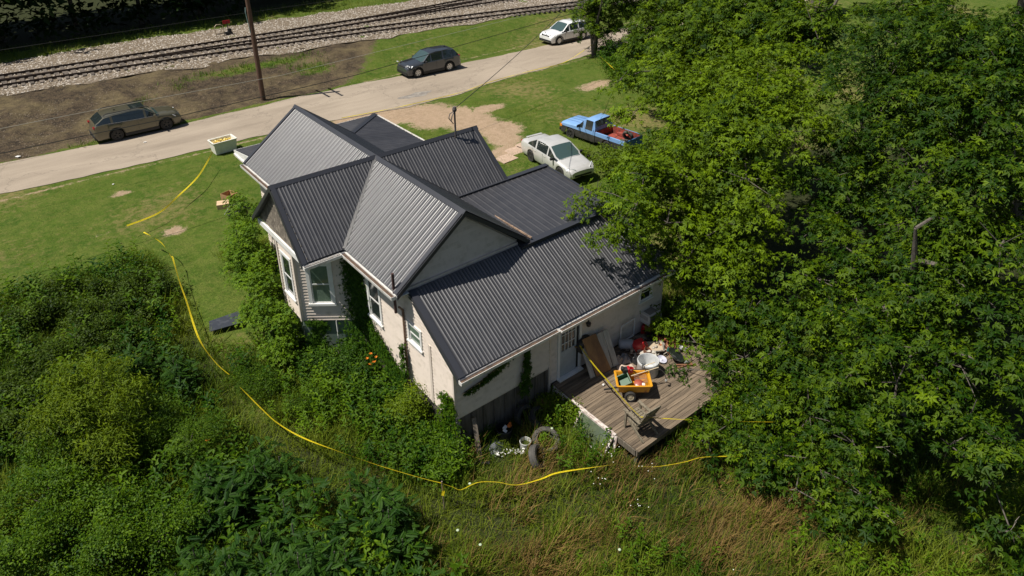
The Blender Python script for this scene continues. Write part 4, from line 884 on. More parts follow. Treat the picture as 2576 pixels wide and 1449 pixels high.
# old window sashes leaning on the deck side
oldg=mat('old_pane',(.07,.09,.06),.1,(.12,.15,.09),scale=3,spec=.8)
def leaning_sash(label,y0,y1,xb,xt,zb=-.62,zt=-.03,lights=1):
    t=empty('leaning_sash',((xb+xt)/2,(y0+y1)/2,zb),0,label,'window sash','old window sashes at the deck side'); s=Vector(t.location)
    a,b,c,d=[Vector(p)-s for p in((xb,y0,zb),(xb,y1,zb),(xt,y1,zt),(xt,y0,zt))]
    mb=MB(); mb.bar(a,b,.05,.07).bar(d,c,.05,.07).bar(a,d,.07,.05).bar(b,c,.07,.05)
    if lights>1: mb.bar((a+b)/2,(c+d)/2,.04,.04)
    mb.build('sash_frame',pp,t); o=Vector((.012,0,0)); MB().prism([a+o,b+o,c+o,d+o],(.006,0,0)).build('pane',oldg,t)
leaning_sash('long white window sash with a dusty pane leaning on the sunny deck side',-9.05,-10.4,1.18,1.58)
leaning_sash('narrow shaded window sash standing under the deck corner by the door',-7.75,-8.2,1.45,1.6,-.6,-.1)
MB().bar((1.3,-9.0,-.6),(1.62,-9.0,-.02),.08,.05).build('prop_board',pp,label='peeling white board propping the deck corner',cat='board')
MB().bar((1.5,-10.5,-.62),(1.62,-10.48,-.02),.1,.04).build('prop_board',pp,label='short peeling white board below the deck near its outer corner',cat='board')
# ---- chair
cw=mat('weathered_chair_wood',(.25,.215,.155),.85,(.11,.09,.06),scale=5,stretch=(3,3,1),bump=.3)
ch=empty('garden_chair',(2.33,-10.75,DZ),math.radians(-4),'weathered wooden garden armchair standing near the outer deck corner','garden chair')
for sx in(-.29,.29):
    MB().bar((sx,.32,0),(sx,.30,.62),.05,.07,up=(0,1,0)).build('leg',cw,ch); MB().bar((sx,.22,.42),(sx,-.46,0),.045,.07).build('leg',cw,ch)
    MB().bar((sx,.40,.64),(sx,-.30,.60),.10,.035).build('arm',cw,ch)
    MB().bar((sx*.9,-.10,.30),(sx*.9,-.48,1.08),.05,.05,up=(0,1,0)).build('back_post',cw,ch)
    MB().bar((sx*.92,.34,.40),(sx*.92,-.22,.32),.04,.09).build('seat_rail',cw,ch)
for i in range(6): MB().box((0,.34-i*.095,.42-i*.012),(.54,.082,.022)).build('seat_slat',cw,ch)
for i in range(7): MB().bar((-.225+i*.075,-.13,.34),(-.225+i*.075,-.46,1.06),.06,.02,up=(0,.9,.4)).build('back_slat',cw,ch)
MB().bar((-.3,-.47,1.08),(.3,-.47,1.08),.04,.07).build('back_rail',cw,ch); MB().bar((-.26,-.16,.42),(.26,-.16,.42),.03,.06).build('back_rail',cw,ch)
# ---- yellow cart
yel=mat('cart_yellow_plastic',(.62,.29,.015),.5,(.30,.10,.02),scale=2.4,thr=(.52,.66))
ct=empty('garden_cart',(3.33,-9.53,DZ),math.radians(-39),'yellow plastic garden dump cart full of junk in the middle of the deck','garden cart')
def openbox(L0,W0,L1,W1,z0,z1,t=.025):
    mb=MB(); o=[(-L0/2,-W0/2,z0),(L0/2,-W0/2,z0),(L0/2,W0/2,z0),(-L0/2,W0/2,z0),(-L1/2,-W1/2,z1),(L1/2,-W1/2,z1),(L1/2,W1/2,z1),(-L1/2,W1/2,z1)]
    i_=[(x*(1-2*t/L0),y*(1-2*t/W0),z+(t if k<4 else 0)) for k,(x,y,z) in enumerate(o)]
    mb.add(o+i_,[(3,2,1,0),(8,9,10,11)]+[(k,(k+1)%4,4+(k+1)%4,4+k) for k in range(4)]+[(8+(k+1)%4,8+k,12+k,12+(k+1)%4) for k in range(4)]+[(4+k,4+(k+1)%4,12+(k+1)%4,12+k) for k in range(4)]); return mb
openbox(.92,.58,1.04,.70,.26,.56).build('tub_body',yel,ct,fix=False)
rm=MB()
for a,b in(((-.54,-.36),(.54,-.36)),((.54,-.36),(.54,.36)),((.54,.36),(-.54,.36)),((-.54,.36),(-.54,-.36))): rm.bar((*a,.56),(*b,.56),.05,.03)
rm.build('tub_rim',yel,ct,bevel=.006)
MB().box((0,0,.23),(.6,.35,.05)).tube([(-.1,-.42,.17),(-.1,.42,.17)],.015).bar((-.4,0,.23),(-.9,0,.12),.04,.04).build('axle_frame',blackp,ct)
crm=mat('cream_rim',(.6,.52,.36),.5)
for sg in(-1,1): 
    w_=wheel(ct,-.12,sg*.39,.18,.11,crm,8)
contents=[]
def thing_mesh(mb,name,mt,label,cat,loc=(0,0,0),rot=(0,0,0),bevel=0,smooth=False,group=None,fix=True):
    o=mb.build(name,mt,bevel=bevel,smooth=smooth,label=label,cat=cat,group=group,fix=fix); o.location=loc; o.rotation_euler=rot; return o
cz=math.radians(-39)
def inct(x,y,z): return (3.33+x*math.cos(cz)-y*math.sin(cz),-9.53+x*math.sin(cz)+y*math.cos(cz),DZ+z)
def openb(mb): return mb
thing_mesh(openbox(.42,.36,.46,.40,0,.22),'storage_tub',mat('dark_green_plastic',(.035,.10,.045),.4),'dark green plastic tub tipped inside the yellow cart','tub',inct(-.27,.02,.36),(.3,-.35,cz+.2),fix=False)
gr=MB()
for i in range(15): gr.bar((-.19+i*.027,-.15,0),(-.19+i*.027,.15,0),.008,.008)
for a in(-.15,0,.15): gr.bar((-.19,a,0),(.19,a,0),.01,.01)
thing_mesh(gr,'wire_grate',mat('wire_rust',(.32,.22,.17),.5,metal=.4),'rusty wire grill grate lying in the yellow cart','grate',inct(.25,.03,.52),(.15,-.1,cz))
thing_mesh(MB().lathe([(0,0),(.17,.02),(.19,.08),(.12,.15),(0,.17)],14),'red_bowl',mat('brick_red_plastic',(.33,.07,.04),.5),'brick red rounded plastic bowl under the grate in the cart','bowl',inct(.18,-.12,.38),(.3,.1,0),smooth=True)
thing_mesh(MB().box((0,0,0),(.3,.12,.06)).box((.1,.05,.04),(.1,.1,.05)),'foil_scrap',mat('white_scrap',(.7,.68,.65),.5),'crumpled white scraps at the front of the yellow cart','scraps',inct(.2,-.25,.47),(.1,.1,cz),bevel=.02)
tr=empty('string_trimmer',inct(-.02,.24,.66),cz+.12,'red and black petrol string trimmer lying across the yellow cart','string trimmer')
MB().box((-.2,0,.05),(.2,.17,.18)).box((-.3,0,.12),(.1,.14,.14)).build('engine',blackp,tr,bevel=.03); MB().box((-.1,0,.06),(.1,.18,.2)).lathe([(.08,-.06),(.09,.06)],12,(-.02,0,.05)).build('engine_cover',mat('trimmer_red',(.38,.012,.02),.35),tr,bevel=.03)
MB().tube([(0,0,.05),(.6,.02,.0),(.95,.0,-.03),(1.08,-.05,-.16),(1.13,-.12,-.36)],.014).tube([(.38,.0,.0),(.36,.05,.16),(.40,-.05,.18),(.42,0,.02)],.015).build('shaft',mat('shaft_steel',(.10,.09,.085),.4,metal=.5),tr)
MB().lathe([(0,0),(.045,.0),(.04,.05),(0,.06)],12,(1.13,-.12,-.42)).build('trimmer_head',mat('grey_head',(.3,.3,.28),.5),tr)
thing_mesh(MB().tube([(0,0,0),(.95,.02,.10)],.014),'wooden_stick',mat('pale_stick',(.6,.5,.34),.7),'pale wooden stick laid over the yellow cart and sticking out','stick',inct(-.05,.08,.60),(0,0,cz+.28))
# ---- clutter on the deck
thing_mesh(MB().lathe([(0,.02),(.33,.02),(.335,.0),(.35,.03),(.352,.42),(.365,.44),(.365,.49),(.35,.52),(.335,.52),(.325,.49),(.32,.08),(0,.06)],40),'white_tub',mat('enamel_tub_white',(.62,.63,.63),.35,(.50,.51,.51),scale=3,coat=.4),'round white enamel washer tub standing open on the deck','washer tub',(4.43,-9.2,DZ),smooth=35)
MB().bar((4.30,-8.95,DZ+.1),(4.52,-9.40,DZ+.50),.03,.02).build('tub_bar',mat('pale_stick',(.6,.5,.34)),label='pale slat standing inside the white washer tub',cat='slat')
def leaning_board(label,bl,br,tr_,tl,mt,th=.02,name='leaning_board'):
    a,b,c,d=map(Vector,(bl,br,tr_,tl)); n=(b-a).cross(d-a).normalized()*th
    return MB().prism([a,b,c,d],n).build(name,mt,label=label,cat='board',bevel=.003)
ply=mat('brown_plywood',(.34,.185,.075),.8,(.20,.105,.05),scale=2.5,stretch=(1,1,.4),thr=(.4,.65))
leaning_board('brown warped plywood sheet leaning on the wall right of the door',(2.98,-8.30,DZ),(3.62,-8.32,DZ),(3.42,-7.72,1.22),(2.80,-7.72,1.26),ply)
ww=mat('grey_white_plank',(.52,.49,.42),.8,(.36,.33,.27),scale=3,stretch=(4,1,.4))
leaning_board('left dirty white plank leaning beside the plywood',(3.50,-8.26,DZ),(3.74,-8.28,DZ),(3.76,-7.70,1.12),(3.50,-7.70,1.12),ww); leaning_board('right dirty white plank leaning beside the plywood',(3.76,-8.30,DZ),(3.98,-8.32,DZ),(4.0,-7.70,1.12),(3.78,-7.70,1.12),ww)
leaning_board('pale board end showing behind the brown plywood',(2.76,-8.22,DZ),(2.96,-8.24,DZ),(2.98,-7.74,.9),(2.78,-7.74,.9),ww)
tyre('black tyre half hidden behind the plywood by the back door',(3.0,-7.66,.95),(math.pi/2-.1,0,.0),.33,.12,m_=tyrem)
gc=mat('red_fuel_can',(.46,.012,.016),.38,(.36,.01,.014),scale=3)
def can(label,loc,rot,s=1,w=(.42,.28,.34)):
    t=empty('fuel_can',loc,0,label,'fuel can','red plastic cans'); t.rotation_euler=rot
    MB().box((0,0,w[2]/2),w).build('can_body',gc,t,bevel=.05); MB().tube([(-.12,0,w[2]),(-.1,0,w[2]+.05),(.08,0,w[2]+.05),(.1,0,w[2])],.02).tube([(.15,0,w[2]),(.2,0,w[2]+.08)],.025).build('can_handle',gc,t)
can('red plastic can lying on its side behind the white washer tub',(4.86,-8.2,DZ+.12),(0,1.15,-.6),w=(.5,.3,.42)); can('red plastic can in deep shade against the house wall',(5.98,-7.78,DZ),(0,.15,.4),w=(.4,.34,.36))
thing_mesh(MB().lathe([(0,-.25),(.13,-.25),(.17,-.2),(.17,.2),(.13,.25),(.05,.27),(0,.27)],20),'gas_cylinder',mat('grey_cylinder',(.33,.34,.36),.45),'grey gas cylinder lying in the shade beside the red can','gas cylinder',(4.72,-7.95,DZ+.25),(math.pi/2,.3,.9),smooth=True)
thing_mesh(MB().bar((0,0,0),(0,0,.8),.04,.03).bar((.68,0,.1),(.68,0,.85),.04,.03).bar((0,0,.8),(.68,0,.83),.04,.03).bar((0,0,.12),(.68,0,.1),.04,.03),'screen_frame',white,'empty white screen frame standing against the house wall','screen frame',(4.75,-7.66,DZ))
def crumple(w,d,h,n=16,seed=0,flat=.4):
    r=random.Random(seed); V=[];F=[]
    for i in range(n+1):
        for j in range(n+1):
            u=i/n-.5;v=j/n-.5; e=max(0,1-(2*max(abs(u),abs(v)))**3)
            V.append(((u+r.uniform(-.02,.02)+.05*math.sin(7*v+seed))*w,(v+r.uniform(-.02,.02)+.05*math.sin(6*u+seed*2))*d,h*(e*flat+ (1-flat)*e*abs(math.sin(5*u+seed)*math.cos(6*v+seed*1.7))+r.uniform(0,.22)*e)+.01))
    for i in range(n):
        for j in range(n): a=i*(n+1)+j; F.append((a,a+n+1,a+n+2,a+1))
    mb=MB(); mb.add(V,F); return mb
cl=lambda nm,w,d,h,seed,mt,label,cat,loc,rz: thing_mesh(crumple(w,d,h,16,seed),nm,mt,label,cat,loc,(0,0,rz),smooth=50,fix=False)
cl('canvas_sheet',.62,.5,.16,3,mat('pinkish_canvas',(.58,.45,.36),.9,(.44,.33,.26),scale=5),'crumpled pinkish canvas sheet on the deck beside the cart','canvas',(3.98,-8.72,DZ),-.7)
cl('brown_rag',.35,.3,.22,5,mat('tan_rag',(.38,.3,.23),.9),'tan rag bunched beside the white planks','rag',(4.12,-8.22,DZ),.3)
cl('black_bag',.34,.3,.26,7,mat('black_bag_plastic',(.02,.02,.022),.3),'small black plastic bag behind the canvas sheet','bag',(4.55,-8.55,DZ),.2)
cl('grey_bag',.4,.34,.24,9,mat('grey_bag_plastic',(.2,.2,.21),.5),'grey plastic bag in shade left of the black bag','bag',(4.3,-8.3,DZ),1.1)
cl('shade_tarp',.9,.7,.22,11,mat('dull_tarp',(.16,.13,.10),.9,(.09,.08,.07),scale=5),'dull brown tarp heaped in the shade by the wall','tarp',(5.5,-7.98,DZ),-.2)
cl('dark_heap',.8,.6,.4,13,mat('dark_cloth',(.03,.03,.032),.9),'black bin bag heap in the shaded corner by the wall','bag heap',(6.45,-7.95,DZ),.5)
def tray(L,W,h,t=.02): return openbox(L,W,L+.03,W+.03,0,h,t)
thing_mesh(tray(.62,.4,.07),'metal_tray',mat('dull_metal',(.62,.61,.57),.4,(.35,.32,.28),scale=5,metal=.5),'large dull metal tray lying tilted on the junk pile','tray',(5.42,-8.62,DZ+.16),(.22,-.12,-.75),fix=False)
thing_mesh(MB().box((0,0,0),(.55,.36,.02)),'cardboard_sheet',mat('tan_cardboard',(.42,.33,.23),.85),'flat tan cardboard in the metal tray','cardboard',(5.42,-8.62,DZ+.20),(.22,-.12,-.75))
thing_mesh(MB().lathe([(0,.0),(.12,.0),(.13,.16),(.12,.17),(.11,.03),(0,.02)],20),'cooking_pot',mat('rusty_pot',(.09,.035,.02),.6,(.30,.12,.06),scale=6),'dark rusty cooking pot behind the white tub','pot',(5.02,-8.62,DZ+.14),(.25,.1,0),smooth=35)
thing_mesh(MB().box((0,0,.1),(.55,.35,.2)).box((.12,.08,.22),(.22,.16,.05)),'appliance_shell',mat('dirty_white_shell',(.55,.52,.46),.6,(.3,.24,.18),scale=6),'dirty white appliance shell between the tub and the tray','appliance',(5.0,-8.72,DZ-.02),(.05,0,-.7),bevel=.02)
thing_mesh(MB().lathe([(0,.0),(.11,.0),(.165,.05),(.17,.07),(.15,.06),(.10,.025),(.04,.03),(.03,.055),(0,.06)],26),'glass_lid',mat('white_glass',(.70,.70,.76),.12,(.45,.45,.55),scale=6,coat=.8),'round white dish with a knob on the deck right of the tub','dish',(5.22,-9.12,DZ+.03),(.25,.05,0),smooth=True)
thing_mesh(MB().lathe([(0,.0),(.2,.02),(.30,.07),(.315,.09),(.29,.085),(.19,.045),(0,.03)],30),'black_pan_lid',mat('dark_gloss_metal',(.025,.03,.034),.2,metal=.4,coat=.5),'large dark shiny lid leaning at the right of the junk pile','lid',(5.62,-9.35,DZ+.14),(.35,.38,0),smooth=True)
orr=mat('orange_rust',(.42,.13,.05),.7,(.16,.055,.03),scale=6)
bk=MB()
for z,r in((0,.11),(.08,.14),(.16,.165)): bk.tube([(r*math.cos(t),r*math.sin(t),z) for t in np.linspace(0,2*math.pi,21)],.008,5)
for k in range(12): a=k*math.pi/6; bk.tube([(.11*math.cos(a),.11*math.sin(a),0),(.165*math.cos(a),.165*math.sin(a),.16)],.006,4)
thing_mesh(bk,'wire_basket',mat('copper_wire',(.45,.2,.13),.4,metal=.3),'round copper coloured wire basket on the junk pile','basket',(5.82,-8.92,DZ+.14),(.4,.2,0))
wr_=MB(); r_=random.Random(4)
for k in range(26):
    p=Vector((r_.uniform(-.45,.45),r_.uniform(-.28,.28),r_.uniform(.02,.22))); P=[p]
    for j in range(6): p=p+Vector((r_.uniform(-.14,.14),r_.uniform(-.14,.14),r_.uniform(-.06,.07))); p.z=max(p.z,.01); P.append(p)
    wr_.tube(P,r_.uniform(.006,.014),4)
tag(thing_mesh(wr_,'tangled_wire',orr,'tangle of rusty orange wire and cords on the junk pile','wire tangle',(6.05,-8.75,DZ)),kind='stuff')
def junk(name,label,cx,cy,n,sp,h,mt,seed):
    r_=random.Random(seed); mb=MB()
    for k in range(n):
        x,y=cx+r_.gauss(0,sp),cy+r_.gauss(0,sp*.6); z=DZ+r_.uniform(.02,h)*max(.2,1-((x-cx)**2+(y-cy)**2)/(sp*2.2)**2); R_=Matrix.Rotation(r_.uniform(0,6),3,'Z')@Matrix.Rotation(r_.uniform(-.7,.7),3,'X')
        if k%3==0: mb.box((x,y,z),(r_.uniform(.15,.4),r_.uniform(.02,.05),.02),R_)
        elif k%3==1: mb.box((x,y,z),(r_.uniform(.06,.2),r_.uniform(.05,.16),r_.uniform(.02,.1)),R_)
        else: mb.lathe([(0,0),(.04,0),(.05,.08),(.03,.1),(0,.1)],8,(x,y,z),R_)
    mb.build(name,mt,label=label,cat='junk',kind='stuff')
junk('brown_junk','brown broken wood and rusty junk heaped at the right rear of the deck',6.0,-8.55,60,.33,.3,orr,21); junk('dark_junk','dark assorted junk heaped along the wall side of the deck',5.7,-8.35,60,.45,.28,blackp,22); junk('pale_junk','pale scraps and containers scattered through the deck junk pile',5.8,-8.75,22,.4,.25,mat('dirty_white_shell',(.55,.52,.46)),23); junk('tan_junk','tan and brown rags and cartons between boards and tub',4.9,-8.25,26,.35,.22,mat('tan_rag',(.38,.3,.23)),24)
jk=[((.16,.1,.12),(6.1,-9.2,.12),white,'white_cup','small white cup near the wire tangle','cup'),((.2,.12,.1),(5.7,-9.02,.2),mat('teal_plastic',(.02,.12,.1),.4),'teal_box','small teal plastic box beside the white dish','box'),((.16,.12,.1),(6.25,-9.3,.1),mat('dull_metal',(.62,.61,.57)),'metal_scrap','bright metal scrap at the right edge of the junk pile','metal scrap'),((.3,.2,.08),(5.95,-8.55,.14),orr,'rust_plate','orange rusty plate behind the wire basket','rusty plate')]
for d_,l_,m__,n_,lb,ct_ in jk: 
    thing_mesh(MB().lathe([(0,0),(d_[0]*.4,0),(d_[0]*.5,d_[2]),(d_[0]*.42,d_[2]),(d_[0]*.35,.015),(0,.015)],14) if 'cup' in n_ else MB().box((0,0,0),d_).box((d_[0]*.2,d_[1]*.2,d_[2]*.4),(d_[0]*.5,d_[1]*.6,d_[2]*.5)),n_,m__,lb,ct_,(l_[0],l_[1],l_[2]),(.2,.3,.6),bevel=.01)
thing_mesh(MB().bar((0,0,0),(.55,-.12,.02),.06,.03).bar((.05,.12,.02),(.5,-.2,.05),.05,.025),'broken_slat',mat('red_brown_wood',(.2,.09,.045),.8),'broken red brown slats lying on the deck boards','wood slats',(5.35,-9.70,DZ+.02),(0,0,-.1))
thing_mesh(MB().lathe([(0,0),(.06,0),(.07,.13),(.06,.13),(.05,.02),(0,.02)],14),'glass_jar',mat('jar_grey',(.2,.22,.2),.2),'small grey jar at the right end of the junk pile','jar',(5.75,-9.72,DZ),(.3,.5,0),smooth=True)
thing_mesh(MB().lathe([(0,0),(.14,0),(.17,.34),(.16,.35),(.13,.03),(0,.03)],16),'pail',mat('pale_blue_pail',(.3,.38,.4),.5),'pale blue grey pail in the shade beyond the deck end','pail',(7.25,-8.05,-.62),smooth=True)
thing_mesh(MB().box((0,0,0),(.09,.07,.04)),'white_scrap',mat('white_scrap',(.7,.68,.65)),'small white scrap on the deck left of the cart','scrap',(2.86,-8.72,DZ+.03),(0,.2,.4),bevel=.01)
# ---- window air conditioner
ac=empty('air_conditioner',(6.12,BY-.2,.52),0,'white window air conditioner jutting from the back wall','air conditioner')
MB().box((0,0,.37),(.62,.55,.03)).box((0,.26,.19),(.62,.03,.38)).box((-.3,0,.19),(.025,.55,.38)).box((.3,0,.19),(.025,.55,.38)).box((0,0,.01),(.62,.55,.025)).box((0,-.265,.365),(.62,.02,.04)).box((0,-.265,.02),(.62,.02,.04)).build('case',mat('ac_case_white',(.62,.60,.56),.5),ac)
v=MB()
for i in range(9): v.box((0,-.262,.06+i*.034),(.58,.012,.012))
for i in range(8): v.box((-.316,-.16+i*.045,.25),(.008,.015,.16))
v.box((0,-.02,.388),(.42,.3,.006)); v.build('grille',mat('ac_grille_grey',(.22,.21,.2),.5),ac)
MB().box((0,-.24,.19),(.58,.02,.32)).build('coil',blackp,ac)
# ---- things on the ground behind the house
tyre('largest grey tyre lying flat in the sunny weeds below the house corner',(.15,-9.0,-.42),(.30,-.12,.2),.43,.25)
tyre('grey tyre leaning in the weeds below the white bucket',(-.5,-9.35,-.36),(1.05,-.35,.9),.36,.22)
tyre('dark tyre in the shade between the skirt boards and the flat tyre',(.6,-8.25,-.38),(.5,.2,.3),.42,.24,m_=tyrem)
tyre('dark tyre upright in deep shade against the plywood skirt',(.25,-7.82,-.3),(1.35,0,.1),.34,.2,m_=tyrem)
bkt=empty('bucket',(-.42,-8.72,-.66),0,'round white bucket holding green water beside the tyres','bucket')
MB().lathe([(0,0),(.14,0),(.165,.36),(.175,.36),(.175,.39),(.16,.39),(.13,.02),(0,.02)],24).build('bucket_body',mat('bucket_white',(.62,.62,.6),.5),bkt,smooth=35); MB().lathe([(0,.26),(.155,.26)],24).build('green_water',mat('green_water',(.045,.06,.012),.1),bkt)
thing_mesh(MB().lathe([(0,0),(.2,0),(.25,.42),(.26,.42),(.24,.44),(.21,.03),(0,.03)],22),'black_planter',blackp,'black planter pot of rubbish against the shaded skirt','planter',(-.62,-7.95,-.64),smooth=35)
thing_mesh(MB().box((.05,.05,.0),(.16,.1,.05)).box((-.08,-.02,.02),(.1,.13,.04)),'white_wrapper',white,'white wrapper on the rubbish in the black pot','wrapper',(-.62,-8.02,-.22),(.3,.1,.4),bevel=.01)
thing_mesh(MB().box((0,0,0),(.14,.1,.08)).box((.06,.05,.03),(.08,.06,.08)),'orange_scrap',mat('orange_plastic',(.65,.17,.03),.5),'orange plastic scrap on the rubbish in the black pot','orange scrap',(-.45,-8.0,-.2),(.1,.4,.2),bevel=.015)
cl('grey_plastic',.6,.5,.25,15,mat('grey_sheet_plastic',(.17,.18,.19),.45,(.08,.085,.09),scale=5),'crumpled grey plastic sheeting beside the leaning post','plastic sheet',(-1.1,-8.05,-.66),.4)
MB().bar((-1.72,-8.2,-.66),(-1.55,-7.68,.55),.13,.10).build('leaning_post',mat('old_grey_post',(.23,.19,.15),.9,(.11,.09,.07),scale=5,stretch=(3,3,.5),bump=.3),label='old grey timber post leaning against the house corner',cat='post')
r_=random.Random(9); lt=MB()
for k in range(46): 
    t=k/46; x=-1.25+t*1.1+r_.uniform(-.1,.1); y=-8.35-t*.75+r_.uniform(-.1,.1); lt.box((x,y,-.55+r_.uniform(0,.12)),(r_.uniform(.02,.09),r_.uniform(.02,.06),r_.uniform(.01,.03)),Matrix.Rotation(r_.uniform(0,6),3,'Z')@Matrix.Rotation(r_.uniform(-.6,.6),3,'X'))
lt.build('litter',mat('white_scrap',(.7,.68,.65)),label='trail of small white litter in the weeds below the grey plastic',cat='litter',kind='stuff')
thing_mesh(MB().lathe([(0,-.35),(.2,-.35),(.24,-.3),(.24,.3),(.2,.35),(.06,.36),(.06,.42),(0,.42)],18),'old_drum',mat('dull_ochre_drum',(.22,.13,.04),.7,(.1,.06,.03),scale=4),'dull ochre drum lying in shade under the house side of the deck','drum',(1.15,-7.95,-.42),(1.4,.2,.5),smooth=True)
thing_mesh(MB().tube([(0,0,0),(.7,-.5,.05)],.05,10),'dark_pipe',blackp,'black pipe end in the weeds left of the house corner','pipe',(-2.3,-8.0,-.6))
# ---- left lawn
t=empty('bulk_bin',(.06,18.62,0),math.radians(3),'open white crate holding yellow scraps at the road edge','bin'); binm=mat('bin_white_plastic',(.80,.78,.72),.5,(.70,.67,.58),scale=2.5)
openbox(1.16,.68,1.3,.8,.04,.74,.04).build('bin_body',binm,t,fix=False)
rb=MB()
for a,b in(((-.66,-.41),(.66,-.41)),((.66,-.41),(.66,.41)),((.66,.41),(-.66,.41)),((-.66,.41),(-.66,-.41))): rb.bar((*a,.74),(*b,.74),.07,.05)
rb.build('bin_rim',binm,t,bevel=.01)
rc=MB(); r_=random.Random(2)
for k in range(150): rc.box((r_.uniform(-.5,.5),r_.uniform(-.28,.28),(.52+r_.uniform(0,.14))),(r_.uniform(.04,.13),r_.uniform(.03,.1),.02),Matrix.Rotation(r_.uniform(0,6),3,'Z')@Matrix.Rotation(r_.uniform(-.7,.7),3,'X'))
rc.box((0,0,.35),(1.1,.62,.3)).build('yellow_scraps',mat('yellow_scrap',(.85,.62,.05),.6,(.72,.6,.3),scale=6),label='heap of yellow tape scraps and wrappers inside the white crate',cat='scraps',kind='stuff').location=(.06,18.62,0)
crd=mat('cardboard',(.46,.27,.13),.85,(.38,.22,.11),scale=3)
b1_=thing_mesh(openbox(.55,.45,.62,.52,0,.32,.012),'cardboard_box',crd,'open cardboard box with flaps up on the left lawn','cardboard box',(-1.85,12.45,-.0),(.1,.1,.5),fix=False,group='cardboard boxes')
b2_=empty('cardboard_box',(-2.35,11.75,0),-.35,'closed cardboard box with a handle hole nearest the black folded pushchair','cardboard box','cardboard boxes')
MB().box((0,0,.13),(.55,.48,.26)).build('box_body',mat('cardboard_light',(.66,.45,.28),.8),b2_,bevel=.004); MB().box((0,0,.262),(.55,.01,.004)).box((.05,.03,.263),(.12,.1,.005)).build('box_slot',mat('dark_room',(.015,.014,.012)),b2_)
st=empty('folded_pushchair',(-2.0,10.75,0),.3,'black folded pushchair lying on the lawn by the sapling','pushchair')
MB().tube([(-.45*math.cos(t)-.1,.26*math.sin(t),.12) for t in np.linspace(0,2*math.pi,20)],.03,6).tube([(-.5,0,.12),(.5,.1,.2),(.75,.1,.12)],.03).build('hoop',blackp,st); crumple(.7,.4,.2,10,3).build('seat_cloth',blackp,st,smooth=40,fix=False).location=(.25,.05,.02)
MB().tube([(-.6,.2,.1),(-.2,.3,.35),(.2,.25,.3)],.012).build('handle',alloy,st)
MB().prism([(-5.9,2.95,-.02),(-4.83,2.87,-.02),(-4.95,2.16,-.06),(-6.08,2.36,-.06)],(0,0,.025)).build('black_board',mat('dark_slate_board',(.035,.04,.052),.45,(.07,.075,.09),scale=4,thr=(.5,.7)),label='dark slate grey board lying flat in the grass left of the house',cat='board')
for k,(x,y,s,lb) in enumerate(((-3.1,22.9,.16,'white paper scrap on the road edge below the pole'),(-5.9,17.9,.12,'white litter on the lawn edge near the road at left'),(-9.2,25.3,.3,'pale scrap on the dirt verge at far left'))):
    thing_mesh(MB().box((0,0,0),(s,s*.6,.02)),'paper_scrap',white,lb,'litter',(x,y,.05),(0,.1,k))
# ---------------------------------------------------------------- vegetation
LM=dict(maple=leafmat('maple_leaves',(.014,.044,.001),(.145,.225,.003)),
 grass=leafmat('grass_blades',(.035,.08,.003),(.17,.215,.018),trans=.22),
 dry=leafmat('dry_grass_blades',(.085,.058,.014),(.27,.175,.06),trans=.2),
 weed=leafmat('weed_leaves',(.016,.056,.001),(.105,.185,.004)),
 bramble=leafmat('bramble_leaves',(.014,.034,.001),(.072,.118,.004)),
 yellowg=leafmat('yellow_green_leaves',(.055,.10,.002),(.14,.20,.005)),
 frond=leafmat('frond_leaves',(.012,.048,.004),(.05,.115,.010)),
 vine=leafmat('vine_leaves',(.012,.044,.002),(.065,.135,.006)),
 lawn=leafmat('lawn_blades',(.036,.088,.003),(.165,.205,.018),trans=.25),
 wood=leafmat('woodland_leaves',(.006,.018,.002),(.018,.04,.004),trans=.15))
bark=mat('maple_bark',(.075,.06,.05),.9,(.15,.13,.11),scale=5,stretch=(3,3,.6),bump=.4)
def house_mask(x,y):
    a=(x>-2.12)&(x<6.95)&(y>-7.6)&(y<1.9); b=(x>-3.72)&(x<2.3)&(y>-1.9)&(y<6.6); b&=~((x<-2.1)&(np.abs(y)>.66+ (x+3.7)*.8)); c=(x>-2.)&(x<5.05)&(y>1.5)&(y<9.6); d=(x>1.6)&(x<6.9)&(y<-7.5)&(y>-11.3)
    return a|b|c|d
def road_near(x): return np.interp(x,xs,near)
def scatter(x0,x1,y0,y1,dens,mask,seed,zoff=0,cull=True):
    r=np.random.default_rng(seed); n=int((x1-x0)*(y1-y0)*dens); x=r.uniform(x0,x1,n);y=r.uniform(y0,y1,n); k=mask(x,y,r)&~house_mask(x,y); x=x[k];y=y[k]; z=gz(x,y)+zoff
    P=np.stack([x,y,z],-1)
    if cull: P=P[inframe(P)]
    return P,r
def tall_zone(x,y):  # 0..1 how overgrown
    w=vnoise(x,y,.6,51)*.8
    left=smooth01(9.8,8.6,y+w+.0*x)*(x<-6.3-.25*w)
    mid=smooth01(2.6,-1.2,y+w*.8)*(x<-2.2)
    wl=smooth01(-4.6,-3.2,x+.3*w)*(y<7.5)*(y>-3)*(x<0)*.8
    south=smooth01(-3.0,-5.0,y+.5*w-(x>6.9)*3.)
    return np.clip(np.maximum.reduce([left,mid,south,wl]),0,1)
TP=A([(-5.96,8.3),(-5.9,7.1),(-6.12,5.46),(-6.31,3.95),(-6.5,2.7),(-6.64,1.53),(-6.62,-.06),(-6.45,-.9),(-6.36,-1.6),(-6.18,-2.99),(-6.04,-3.89),(-5.72,-4.89),(-5.16,-6.06),(-4.54,-7.24),(-3.91,-8.31),(-3.53,-8.91),(-2.73,-9.46),(-1.92,-10.16),(-1.31,-10.44),(-.05,-11.01),(.74,-11.46),(1.4,-12.05),(2.2,-12.51),(3.69,-13.42)])
TPS=np.concatenate([TP[i]+(TP[i+1]-TP[i])*np.linspace(0,1,6,endpoint=False)[:,None] for i in range(len(TP)-1)])
